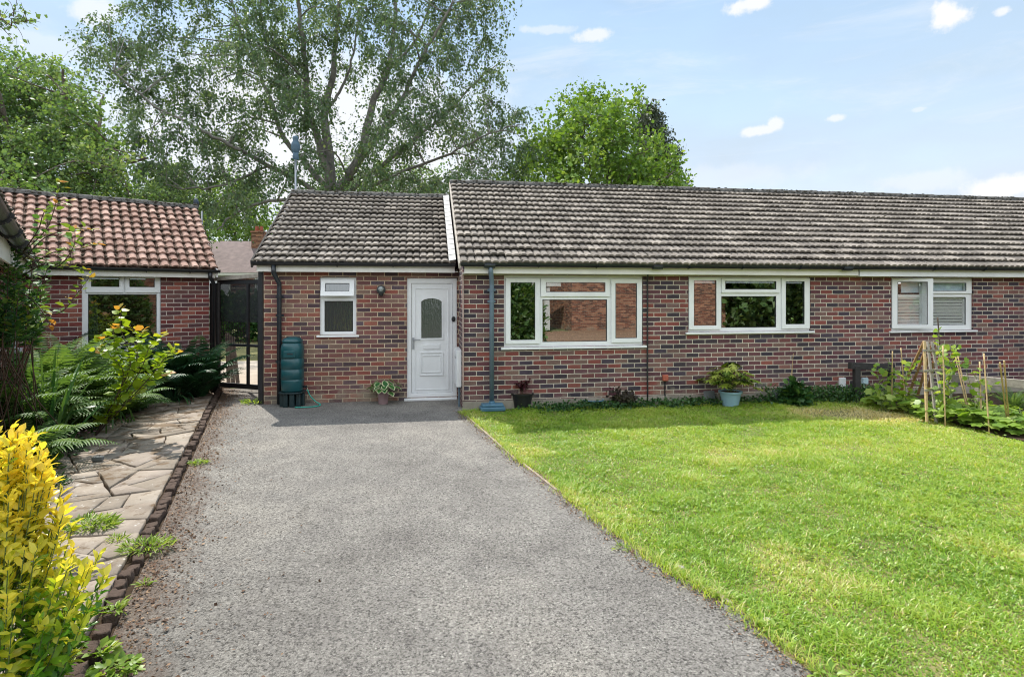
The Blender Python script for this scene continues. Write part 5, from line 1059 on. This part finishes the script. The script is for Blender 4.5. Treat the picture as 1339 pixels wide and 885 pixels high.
wl = lambda a, b, n, t: [tuple(H.w(H.at(a + (b - a) * i / (n - 1), t), t + rng.normal() * .05, 0)) for i in range(n)]
cover('ground_cover', 'low dark green weeds along the foot of the wall below the large window', wl(700, 920, 60, -.22), 2600, .10, LM_COVER, T_ROUND, .035)
cover('ground_cover', 'thick dark green weeds along the wall between the shrub and the fence', wl(1010, 1150, 40, -.28), 3800, .24, LM_COVER, T_LEAF, .05, .5)
cover('ground_cover', 'sparse weeds behind the light blue pot at the wall foot', wl(905, 1015, 30, -.16), 800, .09, LM_COVER, T_ROUND, .035)
# ------------------------------------------------------------------ ferns, sword leaves and shrubs on the left
def fern(label, pos, n, L_, lm, lift=1.0, azr=(0, 6.283), group='ferns in the left bed', pw=.105, name='fern', asp=None):
    fo = NP()
    for i in range(n):
        az = azr[0] + (azr[1] - azr[0]) * (i + rng.random()) / n; ln = L_ * (.7 + .45 * rng.random()); el = (.75 + .6 * rng.random()) * lift; m = 36; d = np.array((math.cos(az), math.sin(az), 0)); q = [np.array((d[0] * .03, d[1] * .03, .0))]; e = el
        for k in range(m):
            e -= (1.35 / m) * (.35 + 1.3 * k / m); q.append(q[-1] + (d * math.cos(e) + np.array((0, 0, math.sin(e)))) * ln / m)
        q = np.array(q); fo.tube([Vector(p) for p in q[::3]], np.linspace(.005, .0015, len(q[::3])), 3)
        tg = unit(np.diff(q, axis=0)); side = unit(np.cross(tg, np.array((0, 0, 1.)) + d * .01)); f = np.arange(2, m) / m; wl_ = ln * pw * 2 * np.clip(np.sin(np.pi * (f * .86 + .14)) ** .8, .05, 1) * (1 - .25 * f); tone = np.clip(rng.random() * .55 + rng.random(len(f)) * .3, 0, 1)
        for sg in (-1, 1):
            P = q[2:m]; D = unit(side[2:m] * sg + tg[2:m] * .45 + np.array((0, 0, -.18)) + rng.normal(size=(len(f), 3)) * .05); U = np.cross(side[2:m], tg[2:m]) * 1.0 + rng.normal(size=(len(f), 3)) * .08
            leaves(fo, T_LEAF, P, D, U, wl_, np.minimum(.26, ln / m * 1.0 / np.maximum(wl_, 1e-3)), tone)
    o = fo.build(name, lm); o.location = pos; return tag(o, label, 'fern', group)
def sword(label, pos, n, L_, lm=LM_IRIS, wd=.028, spread=.5, droop=.9, name='sword_leaved_plant', cat='plant', r=.10, group=None):
    fo = NP()
    for i in range(n):
        az = rng.random() * 6.283; d = np.array((math.cos(az), math.sin(az), 0)); ln = L_ * (.6 + .5 * rng.random()); e = 1.5 - spread * rng.random(); m = 9; p = np.r_[rng.normal(size=2) * r * .5, 0.]; q = [p]; dr = droop * rng.random() ** 1.5
        for k in range(m): e -= dr * (k / m) * .45; q.append(q[-1] + (d * math.cos(e) + np.array((0, 0, math.sin(e)))) * ln / m)
        q = np.array(q); s = unit(np.cross(d, (0, 0, 1.)) + rng.normal(size=3) * .3); w = wd * (.6 + .5 * rng.random()) * np.clip(np.sin(np.pi * np.linspace(.22, 1, m + 1)), 0, 1) ** .6
        V = np.stack([q - s * w[:, None] / 2, q + s * w[:, None] / 2 + np.array((0, 0, .0))], axis=1).reshape(-1, 3); fo.add(V, [(2 * k, 2 * k + 1, 2 * k + 3, 2 * k + 2) for k in range(m)], np.array([rng.random()]))
    o = fo.build(name, lm); o.location = pos; return tag(o, label, cat, group)
def gp(px, py): p = G(px, py); return (p.x, p.y, 0)
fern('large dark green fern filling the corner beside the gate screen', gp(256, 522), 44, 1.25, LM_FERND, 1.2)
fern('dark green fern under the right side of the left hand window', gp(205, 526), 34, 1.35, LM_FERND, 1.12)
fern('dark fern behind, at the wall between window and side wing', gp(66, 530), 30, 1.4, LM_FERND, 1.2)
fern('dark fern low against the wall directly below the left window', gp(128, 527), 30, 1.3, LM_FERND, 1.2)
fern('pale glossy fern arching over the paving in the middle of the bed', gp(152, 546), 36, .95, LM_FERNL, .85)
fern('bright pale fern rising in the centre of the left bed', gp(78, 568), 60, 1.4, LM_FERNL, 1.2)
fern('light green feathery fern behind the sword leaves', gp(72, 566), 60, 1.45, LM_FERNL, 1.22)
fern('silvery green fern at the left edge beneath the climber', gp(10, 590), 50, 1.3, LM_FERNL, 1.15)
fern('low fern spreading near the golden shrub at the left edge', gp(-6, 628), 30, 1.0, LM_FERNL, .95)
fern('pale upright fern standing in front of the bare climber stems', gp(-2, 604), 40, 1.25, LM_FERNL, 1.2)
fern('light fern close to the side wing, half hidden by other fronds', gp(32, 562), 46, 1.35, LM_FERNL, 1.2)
sword('tall broad sword leaved plant in the middle of the left bed', gp(66, 600), 34, 1.15, wd=.05)
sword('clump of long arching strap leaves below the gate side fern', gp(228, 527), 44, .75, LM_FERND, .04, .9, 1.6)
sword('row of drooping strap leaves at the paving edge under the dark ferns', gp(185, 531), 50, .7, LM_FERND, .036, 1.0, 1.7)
sword('slim upright iris leaves at the left side among pale ferns', gp(48, 588), 28, 1.3, wd=.045)
sword('small spiky iris shoots standing at the paving edge, nearer the driveway', gp(160, 556), 14, .26, wd=.022, spread=.3, r=.14)
sword('small spiky iris shoots standing at the paving edge, left pair', gp(126, 568), 14, .28, wd=.022, spread=.3, r=.14)
bush('low_shrub', 'low leafy green plant spilling onto the paving in front of the sword leaves', 'shrub', gp(22, 622), (.36, .32, .24), 620, LM_CLIMB, T_LEAF, .07, .6)
bush('low_shrub', 'dark low foliage under the irises beside the paving', 'shrub', gp(66, 596), (.34, .3, .2), 520, LM_COVER, T_LEAF, .06, .5)
bush('low_shrub', 'low grey green creeping plant on the paving edge above the golden shrub', 'shrub', gp(52, 640), (.24, .22, .09), 420, LM_COVER, T_LEAF, .045, .4)
bush('low_shrub', 'deep green foliage filling the bed beneath the pale ferns', 'shrub', gp(118, 540), (.8, .4, .35), 1500, LM_COVER, T_LEAF, .08, .5)
bush('low_shrub', 'shaded green foliage at the foot of the side wing', 'shrub', gp(-10, 560), (.8, .5, .5), 1300, LM_COVER, T_LEAF, .08, .5)
# little flowers: pink at the paving edge and yellow among the ferns
def flowers(label, pos, n, r, z0, z1, lm, s, name, cat):
    fo = NP(); st = NP()
    for i in range(n):
        p = np.r_[rng.normal(size=2) * r, z0 + (z1 - z0) * rng.random()]
        for k in range(5): a_ = 6.283 * k / 5 + rng.random(); leaves(fo, T_ROUND, p[None], np.array((math.cos(a_), math.sin(a_), .3))[None], np.array((0, 0, 1.))[None], s * (.8 + .4 * rng.random()), .9)
        st.tube([Vector(p), Vector((p[0] * .9, p[1] * .9, min(0, z0)))], .0022, 3)
    o = fo.build(name, lm); o.location = pos; tag(o, label, cat); st.build('stem', M_STEMG, o)
flowers('few pink geranium flowers low at the paving edge', gp(118, 580), 10, .10, .08, .25, LM_PFLOW, .018, 'pink_flowers', 'flowers')
flowers('yellow flowers among the ferns beside the pale arching fern', gp(128, 566), 7, .12, .3, .5, LM_YFLOW, .028, 'yellow_flowers', 'flowers')
# lime leaved shrub in front of the window
def shoots(name, label, pos, stems, lm, tpl, ls, step, wd=.95, tipfn=None, stemm=M_TWIG, cat='shrub', rad=.007, jit=.4, start=.12):
    t = thing(name, label, cat, tuple(pos)); st = NP(); fo = NP()
    for pts in stems:
        sp = smooth_path([np.array(p, float) for p in pts], 7); sp = [np.array(p) for p in sp]; st.tube([Vector(p) for p in sp], np.linspace(rad, rad * .35, len(sp)), 5); L_ = sum(np.linalg.norm(sp[i + 1] - sp[i]) for i in range(len(sp) - 1)); m = int(L_ / step)
        for k in range(max(2, int(m * start)), m):
            f = k / m * (len(sp) - 1); i = min(int(f), len(sp) - 2); p = sp[i] + (sp[i + 1] - sp[i]) * (f - i); tg = unit(sp[i + 1] - sp[i]); a_ = k * 2.4 + rng.random(); ort = unit(np.cross(tg, rdir(1)[0])); d = unit(np.array((math.cos(a_), math.sin(a_), .1)) * .9 + tg * .5 + rng.normal(size=3) * jit * .5)
            tone = np.clip((tipfn(k / m) if tipfn else rng.random()) + rng.normal() * .08, 0, 1); leaves(fo, tpl, (p + d * .02)[None], d[None], (np.array((0, 0, 1.)) + rng.normal(size=3) * jit)[None], ls * (.65 + .6 * rng.random()) * (1 - .35 * (k / m)), wd, tone)
    st.build('stem', stemm, t); fo.build('foliage', lm, t); return t
Yl = 7.0; q = A(122, 385, Yl); P0 = (q.x, q.y, 0)
def rel(px, py, Y=Yl, o=q): v = A(px, py, Y); return (v.x - o.x, v.y - o.y, v.z)
limeS = [[(0, 0, 0), rel(168, 480), rel(158, 430), rel(158, 402)], [(0, 0, 0), rel(165, 500), rel(140, 460), rel(132, 440)], [(0, 0, 0), rel(180, 490), rel(195, 455), rel(214, 436)], [(0, 0, 0), rel(185, 500), rel(210, 468), rel(232, 460)], [(0, 0, .1), rel(185, 510), rel(205, 492), rel(222, 488)], [(0, 0, 0), rel(175, 480), rel(178, 450), rel(186, 432)], [(0, 0, 0), rel(170, 480, 6.8), rel(152, 455, 6.8), rel(148, 425, 6.8)], [(0, 0, 0), rel(190, 500, 6.8), rel(214, 470, 6.7), rel(228, 452, 6.7)], [(0, 0, 0), rel(160, 500, 6.8), rel(150, 470, 6.7), rel(124, 455, 6.7)], [(0, 0, 0), rel(175, 490, 7.2), rel(190, 460, 7.3), rel(170, 425, 7.3)]]
shoots('lime_shrub', 'lime green round leaved shrub with orange tips growing in front of the left window', P0, limeS, LM_LIME, T_ROUND, .115, .042, 1.0, lambda f: .15 + .5 * rng.random() if f < .88 else .93)
# climber on the side wing and its sprays
cy = 5.6; cq = A(12, 385, cy); cb = (cq.x, cq.y, 0)
def rc(px, py, Y): v = A(px, py, Y); return (v.x - cq.x, v.y - cq.y, v.z)
cs = []
for i in range(46):
    x = random.uniform(-60, 62); y = random.uniform(300, 440) - (max(0, x) * .0); Y = random.uniform(4.6, 6.2); cs.append([(random.uniform(-.7, .15), random.uniform(-.3, .9), .05), rc(x * .8 - 6, 470, Y), rc(x * .8, (y + 470) / 2, Y), rc(x, y, Y)])
shoots('climbing_shrub', 'dark leafy climber with bare twisted stems covering the side wing corner', cb, cs, LM_CLIMB, T_LEAF, .085, .024, .75, lambda f: (.85 * rng.random()), cat='climber', rad=.0065, start=.46)
sp = [[rc(30, 330, 5), rc(60, 300, 4.9), rc(74, 262, 4.8), rc(76, 240, 4.8)], [rc(35, 350, 5), rc(70, 330, 4.8), rc(105, 325, 4.7), rc(128, 318, 4.7)], [rc(30, 340, 5), rc(60, 310, 4.9), rc(95, 300, 4.8), rc(120, 300, 4.8)], [rc(30, 330, 5), rc(50, 300, 4.8), rc(60, 275, 4.7), rc(92, 262, 4.7)], [rc(30, 360, 5), rc(60, 345, 4.8), rc(88, 350, 4.7), rc(110, 352, 4.7)], [rc(35, 400, 5), rc(75, 410, 4.8), rc(100, 385, 4.7), rc(120, 358, 4.7)], [rc(25, 380, 5), rc(50, 400, 4.8), rc(66, 425, 4.7)], [rc(30, 330, 4.9), rc(70, 350, 4.7), rc(95, 325, 4.6), rc(98, 300, 4.6)]]
sp_o = shoots('rose_spray', 'loose yellow green rose shoots with orange new leaves arching right from the climber', cb, sp, LM_CLIMB, T_LEAF, .085, .034, .75, lambda f: .70 + .32 * f * rng.random() ** .6, cat='rose', rad=.006)
flowers('single faded pink rose at the top of the highest spray', tuple(A(78, 238, 4.8)), 1, .01, -.01, .01, leafmat('rose_petal', [(0, (.6, .4, .28)), (1, (.7, .5, .36))], .3), .05, 'rose_flower', 'flower')
# golden evergreen shrub in the foreground
def golden():
    base = np.array((-2.14, 2.33, 0)); t = thing('golden_shrub', 'golden yellow evergreen shrub with green lower leaves in the left foreground', 'shrub', tuple(base)); st = NP(); fo = NP()
    tips = []
    for i in range(300):
        a_ = rng.random() * 6.283; h = .10 + 1.14 * rng.random() ** .85; rr = np.interp(h, [0, .25, .42, .55, .68, .78, .9, 1.1, 1.28], [.24, .31, .40, .43, .42, .30, .25, .22, .06]) * .86 * (.3 + .7 * rng.random() ** .5); tips.append((math.cos(a_) * rr * 1.05, math.sin(a_) * rr, h))
    for x, y, h in [(.40, -.05, .70), (.44, .02, .66), (.46, -.12, .55), (.10, -.18, 1.27), (.02, -.1, 1.2), (.22, -.15, 1.0), (.46, -.05, .46), (.38, -.2, .36), (.34, -.25, .60), (.19, -.2, 1.1), (.44, .1, .58)]: tips.append((x * .86, y, h))
    for tx, ty, h in tips:
        tip = np.array((tx, ty, h)); s0 = np.array((tx * .15, ty * .15, max(.0, h - .45))); mid = (s0 + tip) / 2 + np.array((tx * .12, ty * .12, -.03)); pth = [np.array(p) for p in smooth_path([s0, mid, tip], 5)]; st.tube([Vector(p) for p in pth], np.linspace(.0035, .0015, len(pth)), 4); L_ = np.linalg.norm(tip - s0); m = int(L_ / .017)
        outer = min(1, math.hypot(tx, ty) / .38); gold = np.clip((h - .40) / .5, 0, 1) * .8 + .22 * outer + rng.normal() * .10
        m = int(L_ / .0125)
        for k in range(int(m * .42), m):
            if rng.random() < .18: continue
            fr = (k + rng.random() * .8) / m; f = min(fr, .999) * (len(pth) - 1); i = min(int(f), len(pth) - 2); p = pth[i] + (pth[i + 1] - pth[i]) * (f - i); tg = unit(pth[i + 1] - pth[i]); a_ = k * 1.57 + rng.random() * 1.1; x_ = unit(np.cross(tg, (.1, .2, 1.))); y_ = np.cross(tg, x_); o_ = x_ * math.cos(a_) + y_ * math.sin(a_)
            d = unit(o_ * (1.25 - .5 * fr) + tg * (.25 + .85 * fr) + rng.normal(size=3) * .28); tone = np.clip(gold * (.30 + .78 * fr) + rng.normal() * .13, 0, 1)
            leaves(fo, T_LEAF, p[None], d[None], (tg + o_ * .2 + rng.normal(size=3) * .3)[None], (.038 + .042 * rng.random()) * (1.1 - .3 * fr), .50 + .14 * rng.random(), tone)
    st.build('stem', M_STEMG, t); fo.build('foliage', LM_EUO, t, smooth=True)
golden()
# ------------------------------------------------------------------ right bed: fences, trellis, canes, beans
def fence(label, posts, rails, mat, mat2=None):
    p0 = Vector(posts[0][0]); t = thing('post_and_rail_fence', label, 'fence', (p0.x, p0.y, 0))
    for p, h, w in posts: b = MB(); q = Vector(p) - p0; b.box(q.x - w / 2, q.x + w / 2, q.y - w / 2, q.y + w / 2, 0, h); b.build('post', mat, t, bevel=.006)
    for p, q, w, h in rails: b = MB(); b.bar(Vector(p) - Vector((p0.x, p0.y, 0)), Vector(q) - Vector((p0.x, p0.y, 0)), w, h); b.build('rail', mat2 or mat, t, bevel=.006)
    return t
fa = A(1120, 385, 9.45); fb = A(1165, 385, 9.75)
fence('short dark post and rail fence meeting the wall left of the bean trellis', [((fa.x, fa.y, 0), A(1120, 478, 9.45).z, .09), ((fb.x, fb.y, 0), A(1162, 484, 9.75).z, .09)], [(A(1111, 478, 9.42), A(1168, 480, 9.8), .07, .11)], M_WOODD)
fc = A(1281, 385, 8.3)
fence('pale weathered post and rail fence on the right behind the bean plants', [((fc.x, fc.y, 0), A(1281, 497, 8.3).z, .085), ((9.2, 7.2, 0), .62, .09)], [(A(1244, 494, 8.75), A(1372, 505, 7.5), .045, .12)], M_WOODG)
def trellis():
    Yt = 8.2; o_ = A(1215, 385, Yt); t = thing('garden_trellis', 'weathered wooden A frame trellis with bean leaves in the right bed', 'trellis', (o_.x, o_.y, 0)); r_ = lambda px, py, Y: tuple(Vector(A(px, py, Y)) - Vector((o_.x, o_.y, 0)))
    fr = [((1208.5, 446, 8.3), (1212, 552, 7.75)), ((1213, 447, 8.35), (1224, 553, 7.8)), ((1218.5, 447, 8.4), (1236, 549, 7.85)), ((1225, 447, 8.45), (1250, 545, 7.9))]
    for i, (p, q) in enumerate(fr): b = MB(); b.bar(r_(*p), r_(*q), .034, .022, up=(0, 1, 0)); b.build('slat', M_WOODG if i else M_CANE, t, bevel=.003)
    for i, (p, q) in enumerate([((1208.5, 446, 8.32), (1176, 515, 8.7)), ((1214, 447, 8.37), (1188, 516, 8.8)), ((1220, 447, 8.42), (1200, 517, 8.9)), ((1226, 447, 8.47), (1212, 517, 9.0))]): b = MB(); b.bar(r_(*p), r_(*q), .034, .022, up=(0, 1, 0)); b.build('slat', M_WOODB, t, bevel=.003)
    for f in (.12, .38, .62): 
        p = Vector(r_(*fr[0][0])).lerp(Vector(r_(*fr[0][1])), f); q = Vector(r_(*fr[3][0])).lerp(Vector(r_(*fr[3][1])), f); b = MB(); b.bar(p + Vector((-.03, -.025, 0)), q + Vector((.03, -.025, 0)), .02, .034, up=(0, 0, 1)); b.build('crossbar', M_WOODG, t, bevel=.003)
    p, q = Vector(r_(1192, 484, 8.55)), Vector(r_(1216, 486, 8.75)); b = MB(); b.bar(p, q, .02, .034); b.build('crossbar', M_WOODG, t)
trellis()
canes = [((1167, 459, 8.6), (1166, 530, 8.6), 'left of the trellis'), ((1178, 455, 8.7), (1184, 530, 8.5), 'just left of the trellis, with a few leaves'), ((1233, 452, 7.9), (1236, 556, 7.6), 'rising in front of the trellis'), ((1248.5, 462, 8.2), (1264, 532, 7.9), 'right of the trellis, leaning, left of a pair'), ((1252, 463, 8.25), (1266, 531, 7.95), 'right of the trellis, leaning, right of a pair'), ((1286.5, 462, 7.5), (1293.5, 567, 7.2), 'tallest one in front of the pale fence post'), ((1281, 473, 7.8), (1283, 545, 7.6), 'mossy with leaves, behind the tallest one'), ((1307.5, 474, 6.8), (1316, 545, 7.3), 'near the right edge, left of a pair'), ((1313, 472, 6.8), (1319, 548, 7.3), 'near the right edge, right of a pair'), ((1226, 415, 8.5), (1229, 452, 8.45), 'dark one standing up above the trellis top')]
for p, q, lab in canes:
    a_, c_ = A(*p), A(*q); c_ = a_ + (c_ - a_) * (a_.z / max(.05, a_.z - c_.z)) if 'dark' not in lab else c_ ; b = MB(); n = 9; pts = [a_.lerp(c_, i / n) for i in range(n + 1)]; b.tube([p_ - c_ for p_ in pts], [.0085 + (.0015 if i % 3 == 0 else 0) for i in range(n + 1)], 7); o = b.build('bamboo_cane', M_CANE if 'dark' not in lab else M_TWIG, loc=tuple(c_), smooth=True); tag(o, 'bamboo cane ' + lab, 'cane', 'bamboo canes in the right bed')
def bean(label, px, Y, tops, ls=.10, n=1.0, name='bean_plant', cat='bean plant', step=.06):
    o_ = A(px, 385, Y); S_ = [[(random.uniform(-.06, .06), random.uniform(-.05, .05), 0)] + [tuple(Vector(A(x, y, Y)) - Vector((o_.x, o_.y, 0))) for x, y in tp] for tp in tops]
    t = shoots(name, label, (o_.x, o_.y, 0), S_, LM_BEAN, T_VINE, ls, step, 1.0, None, M_STEMG, cat, .005, .6); return t
bean('bean plant climbing the cane left of the trellis', 1158, 8.6, [[(1150, 500), (1145, 478)], [(1160, 500), (1162, 470)], [(1168, 505), (1170, 485)], [(1150, 520), (1140, 505)], [(1165, 520), (1178, 500)]], .12, step=.05)
bean('bean plant between the left cane and the trellis', 1185, 8.4, [[(1184, 500), (1186, 475)], [(1195, 515), (1200, 500)], [(1178, 520), (1174, 510)], [(1190, 530), (1205, 520)], [(1186, 490), (1196, 474)]], .11, step=.05)
bean('bean plant climbing the right side of the trellis with red flowers', 1236, 7.9, [[(1234, 520), (1236, 480), (1232, 460)], [(1238, 520), (1242, 490), (1244, 455)], [(1228, 525), (1222, 505)], [(1240, 530), (1250, 505)], [(1240, 500), (1246, 470), (1252, 452)]], .12, step=.05)
bean('bean plant on the canes in front of the fence post', 1283, 7.7, [[(1280, 520), (1278, 480)], [(1284, 520), (1276, 492)], [(1290, 525), (1300, 500)], [(1275, 530), (1262, 478), (1256, 474)]], .11, step=.055)
bean('long vine shoot curling above the top of the trellis', 1238, 8.2, [[(1230, 470), (1232, 450), (1242, 453), (1250, 455)], [(1226, 455), (1226, 430)]], .09, step=.09)
flowers('small red bean flowers on the right side of the trellis', tuple(A(1237, 500, 7.85)), 7, .07, -.25, .45, LM_FLOW, .018, 'bean_flowers', 'flowers')
def squash(label, px, py, r, n, ls=.15, h=.25):
    p = G(px, py); t = thing('squash_plant', label, 'vegetable plant', (p.x, p.y, 0), 0, 'leafy vegetables in the right bed'); st = NP(); fo = NP()
    for i in range(n):
        a_ = rng.random() * 6.283; rr = r * rng.random() ** .5; e_ = np.array((math.cos(a_) * rr, math.sin(a_) * rr * .8, h * (.3 + .8 * rng.random()))); st.tube([Vector((e_[0] * .2, e_[1] * .2, 0)), Vector(e_ * np.array((.6, .6, .7))), Vector(e_)], .004, 4); leaves(fo, T_VINE, e_[None], unit(np.array((math.cos(a_), math.sin(a_), -.15)))[None], (np.array((0, 0, 1.)) + rng.normal(size=3) * .35)[None], ls * (.6 + .6 * rng.random()), 1.05)
    st.build('stem', M_STEMG, t); fo.build('foliage', LM_BEAN, t)
for px, py, r, n, lab in ((1195, 540, .35, 60, 'low leafy vegetable plant at the foot of the trellis, left side'), (1232, 552, .30, 44, 'low leafy vegetable plant right at the base of the trellis front legs'), (1268, 553, .40, 70, 'bushy vegetable plant between the trellis and the tallest cane'), (1305, 562, .38, 64, 'vegetable plant with broad pale leaves near the right edge'), (1340, 566, .4, 60, 'vegetable plant with large leaves cut off by the right edge'), (1160, 532, .28, 40, 'low leafy vegetable plant left of the trellis by the dark fence'), (1285, 548, .35, 50, 'leafy vegetable plant behind the tallest cane')): squash(lab, px, py, r, n)
fern('wispy grey green lavender like plant behind the vegetables on the right', tuple(G(1325, 540).xy) + (0,), 26, .5, LM_FERNL, 1.2, group=None, pw=.06, name='feathery_plant')['category'] = 'plant'
# pale stones at the lawn edge
for px, py, s, lab in ((888, 744, .022, 'pale stone lying at the lawn edge halfway down the driveway'), (1003, 812, .016, 'small pinkish stone in dry grass near the front lawn edge'), (155, 593, .0, '')):
    if s: 
        bb = bmesh.new(); bmesh.ops.create_icosphere(bb, subdivisions=2, radius=1); m = bpy.data.meshes.new('stone')
        for v in bb.verts: v.co = Vector((v.co.x * s * 1.6, v.co.y * s, v.co.z * s * .6)) * random.uniform(.85, 1.1)
        bb.to_mesh(m); bb.free(); m.materials.append(M_RUBBLE); o = bpy.data.objects.new('stone', m); COL.objects.link(o); o.location = G(px, py) + Vector((0, 0, .012)); tag(o, lab, 'stone')
k = G(128, 602, .04); b = MB(); b.box(-.05, .05, -.03, .03, 0, .045); o = b.build('stone', M_SLAB, bevel=.01, loc=(k.x, k.y, .038), rot=(0, 0, .3)); tag(o, 'dark broken stone lying on the paving below the irises', 'stone')
# ------------------------------------------------------------------ across the road, seen only as reflections in the panes
oh = thing('opposite_house', 'tall orange brick house across the road', 'house', (8.6, -8, 0), R(4))
b = MB(); b.box(0, 8.6, -7, 0, -.1, 5.2); b.build('wall', M_BRICKO, oh); b = MB(); b.prism([(.3, 5.2), (-3.5, 7.6), (-7.3, 5.2)], lambda p: (-.3, p[0], p[1]), lambda p: (8.9, p[0], p[1])); b.build('roof', M_TILE, oh)
cp = thing('carport', 'white posted carport beside the orange brick house', 'carport', (3.2, -8.5, 0)); b = MB(); b.box(0, 5, -5, 0, 2.2, 2.45); b.build('roof', M_PAINT, cp)
for x in (.1, 2.3, 4.2): b = MB(); b.box(x, x + .25, -.3, -.05, 0, 2.2); b.build('post', M_PAINT, cp)
sheet('gravel', [(5, -1.5), (24, -1.5), (24, -7.9), (5, -7.9)], .012, plain('brown_gravel', (.22, .13, .075), .95, .4, 5, .5))
bush('verge_bush', 'tall leafy bush on the near verge across the drive', 'bush', (3.1, -1.0, 0), (1.3, .8, 3.2), 4200, LM_TREEL, T_LEAF, .2, .6)
bush('roadside_hedge', 'long leafy hedge right of the orange brick house', 'hedge', (28, -7.0, 0), (10.5, 1.2, 3.0), 12000, LM_TREEL, T_DIA, .3)
for i, (x, y, hgt, rr) in enumerate([(-6, -14, 8, 4), (0, -16, 8, 4), (19.5, -8.5, 8, 3.4), (25, -9, 8, 4), (31, -7, 9, 4.5), (38, -4, 9, 5), (45, 2, 9, 5)]):
    cl = [(np.array((x, y, hgt * .5)) + rdir(1)[0] * np.array((rr, rr, hgt * .5)) * rng.random() ** .4, 1.3) for _ in range(62)]
    tree('roadside_tree', ['far left leafy tree across the road', 'leafy tree behind the white carport', 'leafy tree at the right end of the orange house', 'first tree of the row right of the orange house', 'second tree of the row right of the orange house', 'third tree of the row right of the orange house', 'last tree of the row across the road'][i], (x, y, 0), [([(x, y, 0), (x, y, hgt * .4), (x, y, hgt * .8)], .25, .06)], cl, LM_TREEL, M_BARK, T_DIA, .34, 9, 12, .3, .6, 1.3, .85)
